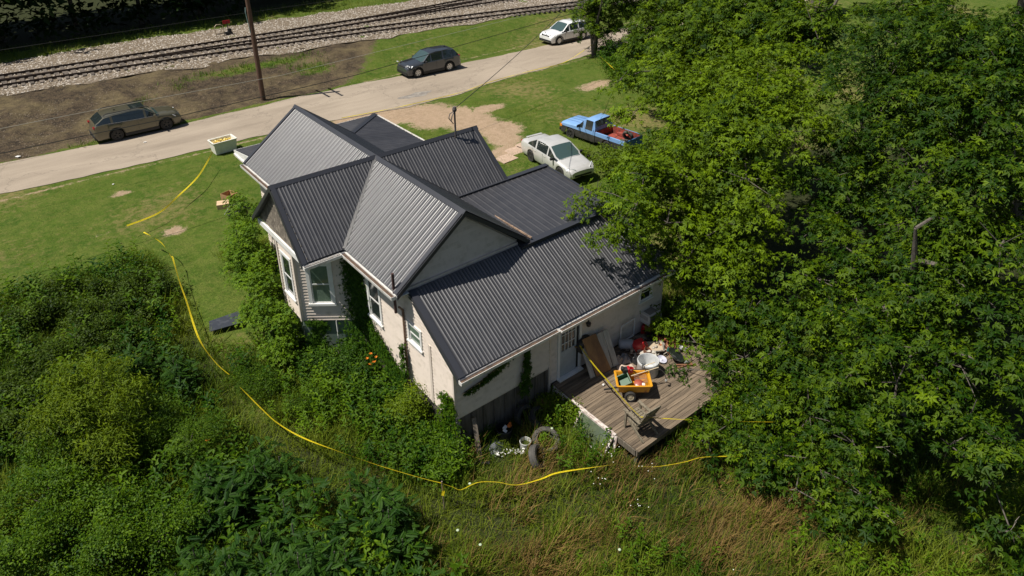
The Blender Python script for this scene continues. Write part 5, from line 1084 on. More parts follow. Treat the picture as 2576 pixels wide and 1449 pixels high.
def tape_clear(x,y,w=.38):
    # the weeds are pressed down along the tape line
    k=np.zeros(len(x),bool)
    for p in TPS:
        d=CAM[:2]-p; d=d/np.linalg.norm(d)
        for s in(0,.45,.85): k|=((x-p[0]-d[0]*s)**2+(y-p[1]-d[1]*s)**2)<w*w
    return ~k
def dryness(x,y):
    a=blob(x,y,-.6,-12.,4.0,2.2)*.75; b=blob(x,y,2.6,-14.4,2.4,1.9)*1.05; c=blob(x,y,-1.2,-9.6,2.0,1.1)*.8; d=blob(x,y,-3.0,-11.6,1.2,1.0)*.6
    return np.clip(np.maximum.reduce([a,b,c,d])+vnoise(x,y,1.6,61)*.38,0,1)
def blades(name,P,r,h,w,mt,label,cat,tintf=None,template=BLADE,tilt=.5,clump=1,spread=.1,wind=None):
    if clump>1: P=np.repeat(P,clump,0)+np.concatenate([r.normal(0,spread,(len(P)*clump,2)),np.zeros((len(P)*clump,1))],1)
    n=len(P); S=r.uniform(.55,1.3,n)*h*(1+(.38*vnoise(P[:,0],P[:,1],2.4,55) if h>.3 else 0))
    az=r.uniform(0,2*np.pi,n) if wind is None else wind+r.normal(0,.8,n)
    tl=np.abs(r.normal(0,tilt,n)); d=np.stack([np.sin(tl)*np.cos(az),np.sin(tl)*np.sin(az),np.cos(tl)],-1); nn=np.stack([-np.cos(tl)*np.cos(az),-np.cos(tl)*np.sin(az),np.sin(tl)],-1)
    T=(template[0]*A([w,1,1]),template[1]); t=np.clip(r.normal(.5,.28,n)+(tintf(P[:,0],P[:,1]) if tintf else 0),0,1)
    V,F,T_=inst(T,P,frames(d,-nn),S,t); return bigmesh(name,V,F,mt,tint=T_,label=label,cat=cat,kind='stuff')
tvar=lambda x,y: vnoise(x,y,.9,71)*.35
# mown lawn tufts
def lawnmask(x,y,r):
    k=(y<road_near(x)-.15)&(tall_zone(x,y)<.35)&(w_bare(x,y)+r.uniform(-.25,.25,len(x))<.45)&(r.uniform(0,1,len(x))<np.clip(1.25-w_undershade(x,y),0,1))
    return k
P,r=scatter(-15,30,-12,19.8,120,lawnmask,1); blades('lawn_grass',P,r,.085,1.1,LM['lawn'],'short mown lawn grass around the house and parked cars','grass',lambda x,y:vnoise(x,y,.7,73)*.45,tilt=.8)
P,r=scatter(-15,9,3,19.8,14,lambda x,y,r:lawnmask(x,y,r)&(vnoise(x,y,.9,78)+.3>r.uniform(-.6,.8,len(x))),22); blades('lawn_tufts',P,r,.13,1.3,LM['lawn'],'uneven darker tufts in the lawn beside the road','grass',lambda x,y:vnoise(x,y,.9,78)*.3-.15,tilt=.9,clump=5,spread=.10)
P,r=scatter(7,34,-6,19.3,22,lambda x,y,r:lawnmask(x,y,r)&(vnoise(x,y,.5,77)>-.1),2); blades('long_lawn_grass',P,r,.22,1.,LM['lawn'],'longer uneven grass on the right hand lawn','grass',lambda x,y:vnoise(x,y,.8,75)*.4+.1,tilt=.7,clump=4,spread=.12)
P,r=scatter(-12,46,24.6,34.5,34,lambda x,y,r:(w_dirt(x,y)+r.uniform(-.2,.2,len(x))<.4)&(y<np.interp(x,xb,bl)+r.uniform(-.3,.8,len(x))),3); blades('verge_grass',P,r,.17,1.3,LM['lawn'],'rough grass on the bank between road and railway','grass',lambda x,y:vnoise(x,y,.6,79)*.4,tilt=.8,clump=3,spread=.12)
P,r=scatter(-12,60,43,49.5,16,lambda x,y,r:(y>np.interp(x,xb,bt)-r.uniform(0,.8,len(x))),4); blades('trackside_grass',P,r,.35,1.5,LM['lawn'],'grass strip between the far track and the woods','grass',None,tilt=.6,clump=3,spread=.2)
# bank weeds clumps on dirt
def patches(x,y,r): return (np.maximum.reduce([blob(x,y,6.3,31.6,6.2,.9),blob(x,y,10.2,29.4,2.0,1.3),blob(x,y,-1.5,29.8,.9,.6)*.8,blob(x,y,1.0,30.8,1.0,.7)*.8,blob(x,y,-6,25.0,1.2,.4)*.7])>r.uniform(.1,.7,len(x)))
P,r=scatter(-10,14,24.5,33.5,22,patches,5); blades('bank_weeds',P,r,.3,2.5,LM['weed'],'green weeds growing on the dark dirt bank around the pole','weeds',None,tilt=.7,clump=4,spread=.15,template=OVAL if False else BLADE)
# stones on bank and ballast, loose
def stones(name,P,r,s,mt,label):
    T=(A([(1,0,0),(-.6,.8,0),(-.6,-.8,0),(0,0,.8)]),np.array([(0,1,3),(1,2,3),(2,0,3)])); n=len(P)
    V,F,T_=inst(T,P,zrot(r.uniform(0,6.28,n)),r.uniform(.4,1.3,n)*s,r.uniform(0,1,n)); return bigmesh(name,V,F,mt,tint=T_,label=label,cat='stones',kind='stuff')
P,r=scatter(-12,14,25,33,22,lambda x,y,r:(w_dirt(x,y)>.4)&(r.uniform(0,1,len(x))<.25+.75*smooth01(2,-8,x)),6,.0); stones('bank_stones',P,r,.035,mat('loose_stones',(.25,.2,.14),.9,(.10,.08,.06),scale=9),'loose small stones scattered over the dirt bank')
P,r=scatter(-13,50,31,45.5,20,lambda x,y,r:(y>np.interp(x,xb,bl))&(y<np.interp(x,xb,bt)),7,.06); stones('ballast_stones',P,r,.07,mat('ballast_stones',(.52,.46,.39),.9,(.25,.22,.19),scale=9),'loose ballast stones along the railway bed')
# tall weeds in the foreground
P,r=scatter(-16,11,-21,10.5,105,lambda x,y,r:(tall_zone(x,y)>r.uniform(0,1,len(x)))&(r.uniform(0,1,len(x))<1.1-.8*dryness(x,y))&(r.uniform(0,1,len(x))>.6*blob(x,y,10,-15,6,5))&(tape_clear(x,y,.22)|(r.uniform(0,1,len(x))<.35)),8)
blades('tall_grass',P,r,.50,1.0,LM['grass'],'tall green grass and weeds covering the yard behind the house','tall grass',tvar,tilt=.5,clump=3,spread=.09,wind=None)
P,r=scatter(-16,11,-21,10.5,150,lambda x,y,r:(tall_zone(x,y)>.25)&(r.uniform(0,1,len(x))>.5*blob(x,y,10,-15,6,5)),18)
blades('under_grass',P,r,.26,1.5,LM['grass'],'short dense grass under the taller weeds of the yard','grass',lambda x,y:tvar(x,y)+.1,tilt=.85,clump=2,spread=.12)
P,r=scatter(-9,9,-20,-6,120,lambda x,y,r:(tall_zone(x,y)>.3)&(dryness(x,y)>r.uniform(.1,.95,len(x)))&(tape_clear(x,y,.3)|(r.uniform(0,1,len(x))<.3)),9)
blades('dry_grass',P,r,.52,.8,LM['dry'],'tan brown dry grass lying in front of the deck','dry grass',lambda x,y:vnoise(x,y,1.5,81)*.3,tilt=.62,clump=3,spread=.08,wind=-.6)
def stalks(name,P,r,h,mt,label,cat,tf=None):
    acc=Acc(); n=len(P); which=r.integers(0,3,n)
    for k in range(3):
        Q=P[which==k]; m=len(Q); s=r.uniform(.55,1.25,m)*h; t=np.clip(r.normal(.45,.25,m)+(tf(Q[:,0],Q[:,1]) if tf else 0),0,1)
        acc.add(*inst(STALKS[k],Q,tiltrot(r.uniform(0,6.28,m),np.abs(r.normal(0,.22,m)),r.uniform(0,6.28,m)),s,t))
    return acc.build(name,mt,label=label,cat=cat,kind='stuff')
P,r=scatter(-16,9,-20,9.5,13,lambda x,y,r:(tall_zone(x,y)>.4)&(vnoise(x,y,1.1,91)+.35*(x<-5)+.3*blob(x,y,-2.5,-5.5,2.5,3.5)>r.uniform(-.5,.9,len(x)))&(dryness(x,y)<r.uniform(.3,.95,len(x)))&tape_clear(x,y,.42),10)
stalks('leafy_weeds',P,r,.72,LM['weed'],'leafy green weeds standing among the tall grass','weeds',tvar)
P,r=scatter(-16,-4.5,-19,9.5,9,lambda x,y,r:(tall_zone(x,y)>.5)&(vnoise(x,y,.8,95)+.3>r.uniform(-.6,.8,len(x)))&tape_clear(x,y,.6),13); stalks('tall_leafy_weeds',P,r,1.15,LM['weed'],'tall leafy weeds rising among the thickets at left','weeds',lambda x,y:vnoise(x,y,.7,96)*.4)
P,r=scatter(-6.2,-2.15,-8.6,0,34,lambda x,y,r:(x>-3.8-.5*np.sin(y*1.5)+r.uniform(-1.6,.3,len(x)))&tape_clear(x,y,.5),11); stalks('wall_weeds',P,r,.85,LM['weed'],'tall leafy weeds crowding the cream side wall','weeds',tvar)
# white flowers
def flowers():
    mb=MB(); r=random.Random(5)
    for cx,cy,n in((1.1,-10.8,9),(.0,-11.3,7),(1.4,-11.9,7),(.2,-12.6,6),(.3,-15.4,6)):
        for k in range(n): x=cx+r.gauss(0,.14);y=cy+r.gauss(0,.14);z=float(gz(x,y))+r.uniform(.5,.75); mb.lathe([(0,.006),(.012,.004),(.015,0),(0,-.004)],6,(x,y,z))
    mb.build('white_flowers',mat('petal_white',(.75,.75,.68),.7),label='small white daisies in the dry grass below the deck',cat='flowers',kind='stuff')
    mb=MB()
    for x,y in((-3.9,-10.2),(-3.7,-10.9),(-1.1,-13.2),(.3,-9.1),(-2.8,-9.2),(4.6,-13.3),(-2.1,-14.2)): z=float(gz(x,y))+.72; mb.lathe([(0,.015),(.03,.01),(.04,0),(0,-.015)],9,(x,y,z))
    mb.build('umbel_flowers',mat('umbel_white',(.42,.5,.34),.7),label='scattered round white wildflower heads over the lower weeds',cat='flowers',kind='stuff')
flowers()
def lily(label,cx,cy,n,seed):
    t=empty('orange_lily',(cx,cy,float(gz(cx,cy))),0,label,'lily','orange lilies'); r=random.Random(seed); g=MB();f=MB()
    for k in range(n):
        x=r.gauss(0,.16);y=r.gauss(0,.16);h=r.uniform(.9,1.15); g.tube([(x*.5,y*.5,0),(x,y,h)],.008,4)
        for j in range(6): a=j*math.pi/3+r.random(); f.add([(x,y,h),(x+.035*math.cos(a+.4),y+.035*math.sin(a+.4),h+.035),(x+.07*math.cos(a),y+.07*math.sin(a),h+.035),(x+.035*math.cos(a-.4),y+.035*math.sin(a-.4),h+.035)],[(0,1,2,3)])
    for k in range(18): a=r.uniform(0,6.28); g.add([(0,0,.1),(.3*math.cos(a),.3*math.sin(a),.5),(.55*math.cos(a+.05),.55*math.sin(a+.05),.35),(.3*math.cos(a+.08),.3*math.sin(a+.08),.46)],[(0,1,2,3)])
    g.build('stems',mat('lily_green',(.08,.16,.02),.6),t,fix=False); f.build('petals',mat('lily_orange',(.80,.22,.015),.5),t,fix=False)
lily('clump of bright orange lilies in the weeds below the side windows',-2.65,-3.3,5,1); lily('single orange lily among the dark bushes at lower left',-8.3,-3.2,1,2)
# ---- shrubs
def leafcloud(blobs,n,size,tmpl,r,shell=.55,droop=.5,spray=10,srad=.28,holes=.35,tilt=.7,tint0=.45,cluster=0,cs=1.):
    """blobs: list of (x,y,z,r[,rz]) ; leaves gathered in sprays on the outer shell"""
    B=[tuple(b) if len(b)==5 else (*b,b[3]*.85) for b in blobs]; wgt=np.array([b[3]**2 for b in B]); wgt/=wgt.sum(); ns=max(1,n//spray)
    pick=r.choice(len(B),ns,p=wgt); C=A([B[i][:3] for i in pick]); Rr=A([[B[i][3],B[i][3],B[i][4]] for i in pick])
    d=norm(r.normal(0,1,(ns,3))); d[:,2]=np.where(d[:,2]<-.35,-d[:,2],d[:,2]); d=norm(d)
    lump=1+.22*np.sin(d[:,0]*5+pick)*np.cos(d[:,1]*6+pick*2)
    rad=(shell+(1-shell)*r.uniform(0,1,ns)**.6)*lump; S=C+d*Rr*rad[:,None]
    if cluster:
        K=np.maximum(3,(A([b[3] for b in B])**2*cluster).astype(int)); off=np.concatenate([[0],np.cumsum(K)[:-1]]); bi=np.repeat(np.arange(len(B)),K); cd=norm(r.normal(0,1,(len(bi),3))); cd[:,2]=np.where(cd[:,2]<-.25,-cd[:,2],cd[:,2])
        CR=A([[b[3],b[3],b[4]] for b in B])[bi]; CC=A([b[:3] for b in B])[bi]+cd*CR*r.uniform(.45,1.08,(len(bi),1)); ck=off[pick]+r.integers(0,1<<30,ns)%K[pick]
        csz=r.uniform(.16,.36,len(bi))*cs; S=CC[ck]+r.normal(0,1,(ns,3))*csz[ck][:,None]*A([1,1,.5]); S[:,2]-=.35*((S[:,0]-CC[ck][:,0])**2+(S[:,1]-CC[ck][:,1])**2)/csz[ck]; d=norm(cd[ck]*.7+norm(S-CC[ck])*.6+r.normal(0,.2,(ns,3)))
        ctint=r.normal(0,.14,len(bi))[ck]
    else: ctint=0
    h=np.sin(S[:,0]*2.7/max(srad*3,.5)+1)*np.sin(S[:,1]*2.3/max(srad*3,.5)+2)*np.sin(S[:,2]*2.9/max(srad*3,.5)); keep=h>-1+ .0+holes*.9*r.uniform(0,1,ns)*0-(-.0) if holes<=0 else h>(-.9+holes*1.3)*r.uniform(.0,1.,ns)-.25
    if cluster: keep=np.ones(ns,bool)
    S=S[keep];d=d[keep];ns=len(S)
    od=norm(d+A([0,0,.15])+r.normal(0,.3,(ns,3)))   # twig direction
    st=np.clip(r.normal(tint0,.2,ns)+(ctint if cluster else 0),0,1)
    P=np.repeat(S,spray,0); O=np.repeat(od,spray,0); m=len(P); u=np.tile(np.linspace(-.6,1,spray),ns)+r.normal(0,.08,m)
    side=np.where(np.arange(m)%2==0,1,-1)[:,None]; lat=norm(np.cross(O,A([0,0,1])+r.normal(0,.25,(m,3))))
    pos=P+O*(u*srad)[:,None]+lat*side*srad*.18+r.normal(0,srad*.2,(m,3)); pos[:,2]-=(np.clip(u,0,1)**2)*srad*droop
    ld=norm(O*.5+lat*side*.9+r.normal(0,.35,(m,3))+A([0,0,-droop*.55])); nn=norm(np.repeat(d,spray,0)*.45+A([-.15,.05,1.])*.9+r.normal(0,tilt*.5,(m,3)))
    sz=size*np.clip(np.repeat(r.normal(1,.18,ns),spray),.6,1.5)*r.uniform(.6,1.3,m); t=np.clip(np.repeat(st,spray)+r.normal(0,.12,m),0,1)
    return inst(tmpl,pos,frames(ld,nn),sz,t)
def shrub(name,label,blobs,n,size,tmpl,mt,seed,cat='shrub',group=None,stem=None,**k):
    r=np.random.default_rng(seed); cx=np.mean([b[0] for b in blobs]);cy=np.mean([b[1] for b in blobs]); z0=float(gz(cx,cy)); t=empty(name,(cx,cy,z0),0,label,cat,group); sh=A([cx,cy,z0])
    sub=[(b[0],b[1],b[2],b[3]*.8) for b in blobs]
    for b in blobs:
        for j in range(9):
            q=norm(r.normal(0,1,3)); q[2]=abs(q[2])*.9; f=r.uniform(.75,1.12); sub.append((b[0]+q[0]*b[3]*f,b[1]+q[1]*b[3]*f,b[2]+q[2]*b[3]*f*.8,b[3]*r.uniform(.15,.36)))
        for j in range(7):
            q=norm(r.normal(0,1,3)); q[2]=abs(q[2])*.9; f=r.uniform(1.1,1.45); sub.append((b[0]+q[0]*b[3]*f,b[1]+q[1]*b[3]*f,b[2]+q[2]*b[3]*f*.75,b[3]*r.uniform(.06,.14)))
    k.setdefault('cluster',22); k.setdefault('cs',.45)
    V,F,T=leafcloud(sub,n,size,tmpl,r,**k); bigmesh('foliage',V-sh,F,mt,t,T)
    mb=MB()
    for b in blobs:
        p=Vector(b[:3])-Vector(sh); mb.tube([(p.x*.25,p.y*.25,-.05),(p.x*.6,p.y*.6,p.z*.5),(p.x,p.y,p.z*.95)],[.035,.025,.012],5)
        for j in range(4): q=Vector(r.normal(0,1,3)).normalized()*b[3]*.8; q.z=abs(q.z)*.8; mb.tube([(p.x*.8,p.y*.8,p.z*.7),p+q],[.014,.006],4)
    tag(mb.build('stem',stem or bark,t),kind='stuff'); return t
BR=LM['bramble']
hedge=[('dark bramble thicket at the far left edge below the lawn',[(-10.4,7.4,0.15,1.17),(-9.4,7.8,0.05,0.90),(-11.3,6.2,0.25,1.08),(-11.6,7.8,-0.05,0.81)],5200),
('brown green bramble mound in the middle of the left thicket',[(-8.8,6.4,0.25,1.17),(-8.0,7.0,0.15,0.90),(-9.2,5.0,0.25,0.99),(-8.2,5.2,0.25,0.81)],6000),
('dark bramble mound nearest the tape at the left lawn',[(-7.3,6.0,0.15,0.99),(-7.0,7.4,0.05,0.72),(-7.9,4.7,0.15,0.90),(-7.2,8.2,-0.05,0.54)],5200),
('shaded thicket below the bramble mound left of the tape',[(-8.9,3.2,0.15,0.90),(-8.4,2.2,-0.05,0.72),(-9.8,3.6,0.35,0.99)],4200),
('dark thicket at the far left edge beside the yellow green shrub',[(-11.4,3.4,0.25,1.17),(-11.8,1.2,0.25,1.08)],4200)]
for i,(lb,b,n) in enumerate(hedge): shrub('bramble_thicket',lb,b,int(n*2.6),.085,OVAL,BR,200+i,group='bramble thickets',spray=8,srad=.26,holes=.4,cat='bramble')
shrub('yellow_green_shrub','bright yellow green shrub at the left edge above the ferny weeds',[(-10.3,-.6,1.7,1.0),(-9.6,-1.4,1.4,.8),(-10.9,-1.2,1.5,.8),(-10.3,-2.2,.9,.8),(-9.9,.3,1.2,.7)],14000,.12,LANCE,LM['yellowg'],210,spray=9,srad=.26,holes=.5,tint0=.55)
LW_=LM['weed']
low=[('bushy mid green weeds right of the yellow green shrub',[(-8.9,-1.6,.2,.8),(-8.2,-3.0,.3,.8),(-8.9,-.4,.1,.7)],4600,LW_),
('dark green bush at the left edge of the lower yard',[(-11.9,-2.6,.3,1.0),(-12.6,-4.2,.4,1.0),(-11.7,-.9,.2,.8)],5200,LW_),
('broad green bush below the yellow green shrub',[(-10.6,-4.2,.2,.8),(-9.6,-5.6,.2,.7),(-11.2,-5.6,.3,.8)],6000,LW_),
('green bush at the bottom left corner',[(-11.8,-7.0,.3,.9),(-10.6,-8.0,.5,.8),(-11.4,-9.1,.9,.8)],5200,LW_),
('leafy green mound beside the tape in the middle weeds',[(-5.6,-1.6,-.1,.5),(-5.9,-.9,-.1,.5),(-4.8,-3.0,-.2,.5)],3600,LW_),
('low green mound under the canted bay window',[(-3.1,-2.3,.2,.5),(-3.8,-1.6,.0,.45),(-2.7,-2.9,.1,.45)],2600,LM['vine']),
('yellowish bush against the addition wall',[(-2.5,-5.9,.75,.3,.5),(-2.65,-5.6,.2,.38,.5),(-2.5,-6.1,.0,.4),(-2.8,-5.2,-.2,.35)],1500,LM['yellowg']),
('big leaved green bush at the outer corner of the house',[(-2.6,-7.0,-.1,.45),(-2.9,-7.8,-.3,.5),(-2.4,-7.9,.1,.35),(-3.5,-7.0,-.4,.45)],2800,LW_),
('green weeds beside the sunny deck edge',[(1.25,-8.35,-.3,.42),(1.4,-8.7,-.2,.3),(1.15,-7.95,-.25,.3)],1300,LM['yellowg']),
('green bush spreading in the grass under the lower maple boughs',[(5.5,-12.0,-.1,.7),(4.9,-12.6,-.2,.6),(6.2,-12.7,.1,.7)],3200,LM['maple'])]
for i,(lb,b,n,m_) in enumerate(low): shrub('green_bush',lb,b,int(n*3.2),.068,LANCE if i in(0,3,4) else OVAL,m_,230+i,spray=8,srad=.24,holes=.4,group='green bushes')
# ferny tree-of-heaven / sumac saplings with long compound fronds
def fern(label,pts,n,size,seed):
    r=np.random.default_rng(seed); c=np.mean(A(pts),0); z0=float(gz(c[0],c[1])); t=empty('sumac_sapling',(c[0],c[1],z0),0,label,'sumac','sumac saplings'); sh=A([c[0],c[1],z0]); acc=Acc(); mb=MB()
    for x,y,h in pts:
        zz=float(gz(x,y)); mb.tube([(x-sh[0],y-sh[1],0),(x-sh[0],y-sh[1],h)],[.03,.012],5)
        m=n//len(pts); k=np.arange(m); fr_=r.uniform(.25,1,m); P=np.stack([np.full(m,x),np.full(m,y),zz+h*fr_],-1); a=k*2.4+r.uniform(-.3,.3,m); el=r.uniform(-.45,.55,m); d=np.stack([np.cos(a)*np.cos(el),np.sin(a)*np.cos(el),np.sin(el)],-1)
        P[:,:2]+=r.normal(0,.22,(m,2)); nn=np.stack([-np.cos(a)*np.sin(el),-np.sin(a)*np.sin(el),np.cos(el)],-1)+r.normal(0,.35,(m,3)); V,F,T=inst(FROND,P,frames(d,norm(nn)),size*r.uniform(.7,1.25,m),np.clip(r.normal(.45,.25,m),0,1)); acc.add(V-sh,F,T)
    acc.build('foliage',LM['frond'],t); tag(mb.build('stem',bark,t),kind='stuff')
rr=random.Random(3)
def ring(cx,cy,n,sp,h): return [(cx+rr.gauss(0,sp),cy+rr.gauss(0,sp),h*rr.uniform(.7,1.15)) for _ in range(n)]
fern('dense stand of ferny sumac left of the bottom centre',ring(-7.2,-8.2,22,1.1,1.3),1500,.33,301); fern('ferny sumac stand just above the bottom edge at left',ring(-8.9,-8.9,20,1.1,1.4),1400,.33,302)
fern('ferny sumac beside the dark bushes at lower left',ring(-8.2,-5.6,9,.7,1.3),1000,.32,303); fern('ferny sumac in the shade right of the sumac stand',ring(-5.5,-9.4,8,.7,1.2),900,.3,304); fern('small ferny sumac on the left thicket edge',ring(-8.7,.9,5,.45,1.4),500,.3,305)
fern('ferny sumac saplings in the shade at the bottom edge',ring(-6.6,-11.6,9,.8,1.3),1000,.3,306)
# saplings along the left wall (maple like)
def sapling(label,base,h,blobs,n,seed,mt,size=.12,tmpl=MAPLE,name='maple_sapling'):
    r=np.random.default_rng(seed); t=empty(name,base,0,label,'sapling','saplings by the left wall'); V,F,T=leafcloud(blobs,n,size,tmpl,r,spray=9,srad=.28,holes=.55,tint0=.6,shell=.35); bigmesh('foliage',V-A(base),F,mt,t,T)
    mb=MB(); mb.tube([(0,0,0),(.05,.03,h*.5),(.0,.1,h)],[.04,.03,.012],6)
    for b in blobs: p=Vector(b[:3])-Vector(base); mb.tube([(0,0,max(p.z*.4,.1)),p],[.02,.008],4)
    mb.build('trunk',bark,t)
SM=leafmat('sapling_leaves',(.03,.085,.003),(.135,.225,.008))
sapling('slender maple sapling reaching the front eave by the cardboard boxes',(-3.1,5.6,-.1),3.3,[(-3.1,5.6,2.9,.6),(-3.5,5.2,2.2,.6),(-2.8,4.9,2.5,.5),(-3.2,6.1,1.9,.6),(-3.6,5.6,1.1,.6)],2600,401,SM)
sapling('leafy maple sapling in front of the bay gable',(-4.3,3.0,-.2),3.4,[(-3.95,2.8,3.0,.45),(-4.2,3.1,2.3,.55),(-3.9,2.2,2.2,.5),(-4.3,2.5,1.4,.6),(-4.1,3.6,1.3,.55)],3600,402,SM)
sapling('dense maple sapling at the foot of the bay window',(-4.5,.7,-.4),2.4,[(-4.3,1.3,1.9,.55),(-4.5,.7,1.3,.65),(-4.3,-.1,.9,.6),(-4.7,1.3,.6,.55),(-4.6,-.6,.3,.6)],4600,403,SM)
# vines
def vine(label,path,wd,n,seed,nrm,mt=None,size=.10):
    r=np.random.default_rng(seed); P=A(path); seg=r.integers(0,len(P)-1,n); u=r.uniform(0,1,(n,1)); W=A(wd); C=P[seg]*(1-u)+P[seg+1]*u; wv=W[seg]*(1-u[:,0])+W[seg+1]*u[:,0]
    nv=norm(A(nrm)); tg=norm(np.cross(nv,A([0,0,1]))); pos=C+tg*(r.normal(0,.45,n)*wv)[:,None]+A([0,0,1])*(r.normal(0,.3,n)*wv)[:,None]+nv*r.uniform(.02,.16,n)[:,None]
    d=norm(A([0,0,-.8])+tg*r.normal(0,.6,(n,1))+nv*r.uniform(0,.6,(n,1))); nn=norm(nv*.8+A([0,0,.5])+r.normal(0,.3,(n,3)))
    V,F,T=inst(MAPLE if size>.09 else OVAL,pos,frames(d,nn),size*r.uniform(.6,1.3,n),np.clip(r.normal(.4,.28,n),0,1)); t=empty('wall_vine',tuple(P[-1]),0,label,'vine','vines on the house walls'); bigmesh('foliage',V-P[-1],F,mt or LM['vine'],t,T)
    MB().tube([Vector(p)-Vector(P[-1]) for p in P],.012,5).build('stem',bark,t)
vine('dark ivy hanging thickly in the corner beside the canted bay',[(-2.2,-1.98,3.9),(-2.25,-2.05,2.8),(-2.2,-2.2,1.8),(-2.3,-2.3,.8),(-2.4,-2.4,-.3)],[.32,.5,.55,.75,.8],3000,501,(-1,-.5,0))
vine('ivy mat climbing the cream wall below the tall side window',[(-2.15,-2.6,1.25),(-2.18,-3.4,.95),(-2.2,-4.2,.6),(-2.25,-4.9,.2)],[.55,.6,.6,.5],2400,502,(-1,0,0))
vine('thin vine twisting up the rusty drain pipe',[(-2.2,-5.0,2.0),(-2.2,-5.02,1.4),(-2.22,-5.05,.8)],[.08,.14,.3],260,503,(-1,0,0))
vine('vine tangle on the outer corner of the addition',[(-2.15,-7.3,1.55),(-2.15,-7.4,1.0),(-2.2,-7.3,.4),(-2.25,-7.2,-.2)],[.25,.35,.45,.5],1000,504,(-1,-.3,0),mt=LM['weed'])
vine('sparse vine trailing down from the back gutter',[(.05,-7.6,2.2),(-.3,-7.6,2.0),(-.75,-7.6,1.78),(-1.2,-7.6,1.66),(-1.8,-7.6,1.58)],[.16,.15,.12,.06,.04],330,505,(0,-1,0))
vine('upright ivy on the shaded back wall',[(.54,-7.6,2.05),(.5,-7.6,1.5),(.46,-7.6,.9),(.4,-7.6,.3)],[.06,.16,.24,.28],420,506,(0,-1,0))
vine('ivy around the foot of the canted bay',[(-3.6,-.95,1.15),(-3.2,-1.2,1.05),(-3.5,-1.0,.5),(-3.4,-1.2,.0)],[.15,.2,.4,.5],900,507,(-.6,-.8,0))
# ---- big trees
BOUGHS=[(4.7,-7.0,4.5,0.8),(5.9,-7.0,4.9,1.0),(5.6,-5.4,4.9,0.6),(7.2,-6.1,5.3,0.9),(8.5,-6.3,5.1,1.5),(7.6,-7.0,3.6,1.3),(6.8,-7.1,2.6,1.0),(7.8,-7.9,2.5,1.2),(12.2,-0.9,4.8,0.8),(12.7,-2.1,5.7,1.2),(14.0,-1.8,6.5,1.8),(12.0,-4.4,5.5,1.8),(14.0,-4.3,6.6,1.9),(11.0,-6.8,5.9,1.8),(13.0,-6.5,6.6,1.9),(12.0,-8.5,6.4,1.8),(10.0,-6.8,4.2,1.7),(10.0,-8.4,5.1,1.6),(6.7,-8.3,0.8,0.9),(6.5,-9.5,0.4,0.8),(8.0,-9.1,1.2,1.3),(9.0,-9.0,2.5,1.5),(9.5,-9.3,3.9,1.3),(9.0,-7.8,2.9,1.3),(8.0,-10.4,1.4,1.2),(5.4,-9.9,0.1,0.5),(9.5,-13.4,3.8,1.1),(9.0,-14.7,5.2,1.1),(10.5,-13.4,5.3,1.1),(12.0,-11.3,4.5,1.1),(9.5,-14.7,6.1,1.1),(12.5,-11.6,5.7,1.1),(14.5,-9.1,5.7,1.1),(11.0,-10.8,4.0,1.1),(8.5,-16.0,5.9,1.1),(8.5,-13.0,2.5,1.1),(22.0,4.8,6.4,2.4),(20.0,0.7,7.0,2.6),(20.0,-2.0,7.9,2.6),(16.0,-5.3,7.3,2.0),(18.0,-5.9,8.3,2.3),(14.0,-8.0,7.2,1.6),(22.0,7.1,4.3,1.6),(17.0,4.3,4.2,1.0),(24.0,8.5,5.0,1.6),(22.5,6.2,5.8,1.6),(20.5,4.6,5.2,1.5),(23.5,4.5,8.0,2.0),(19.0,3.2,4.6,1.2),(25.0,6.0,7.0,1.8),(6.0,-10.8,0.3,0.8),(7.0,-11.1,0.5,1.0),(7.4,-11.9,1.1,1.1),(3.4,-12.4,0.3,0.7),(4.4,-12.5,0.3,0.8),(4.2,-13.4,0.4,0.9),(4.3,-14.1,0.4,0.9),(3.8,-15.0,0.2,0.6),(4.7,-15.1,0.4,0.9),(6.0,-14.0,0.7,1.1),(5.0,-15.7,1.6,0.9),(4.4,-16.5,0.8,0.6),(4.2,-15.8,0.1,0.5),(4.2,-17.1,0.9,0.4),(6.0,-12.6,0.3,0.7),(14.0,-10.3,8.4,2.0),(12.0,-12.2,7.6,1.7),(12.0,-13.1,8.8,1.8),(14.0,-11.3,10.0,2.0),(13.0,-13.5,10.4,2.0),(11.5,-15.2,9.8,1.8),(10.5,-14.9,8.2,1.6),(9.5,-16.3,8.2,1.4),(10.5,-13.9,7.1,1.2),(8.0,-16.8,7.0,1.2),(8.5,-15.7,7.0,1.0),(7.5,-16.6,5.7,1.0),(7.0,-17.6,5.8,1.0),(7.5,-15.7,5.0,1.0),(7.0,-15.1,3.7,1.1),(6.5,-16.3,4.3,1.1),(6.3,-17.2,4.4,1.0),(6.0,-16.0,3.3,0.9),(5.8,-17.0,3.6,0.9),(5.6,-17.8,3.6,0.9),(6.0,-18.2,4.8,1.0),(5.3,-18.7,3.7,0.8),(5.0,-18.7,2.9,0.5),(5.2,-17.7,3.0,0.6),(6.5,-14.7,2.6,0.9),(8.0,-13.9,3.5,1.0),(9.0,-12.0,3.2,1.0),(10.0,-11.9,4.2,0.9),(12.0,-10.3,5.2,1.1),(14.0,-10.0,6.4,1.2),(8.0,-12.0,2.1,0.9),(4.6,-19.4,2.2,0.4)]
trees=[('silver maple leaning over the back roof corner',(11.2,-5.6),[],1.0,.31),('tall silver maple behind the blue pickup',(19.5,-1.0),[],1.0,.36),('nearest silver maple sweeping low beside the deck',(9.0,-15.2),[],1.0,.33),('silver maple filling the upper right corner',(14.2,-11.6),[],1.0,.34)]
for b in BOUGHS:
    j=min(range(4),key=lambda i:(b[0]-trees[i][1][0])**2+(b[1]-trees[i][1][1])**2+(0 if i!=3 else 2)); trees[j][2].append(b)
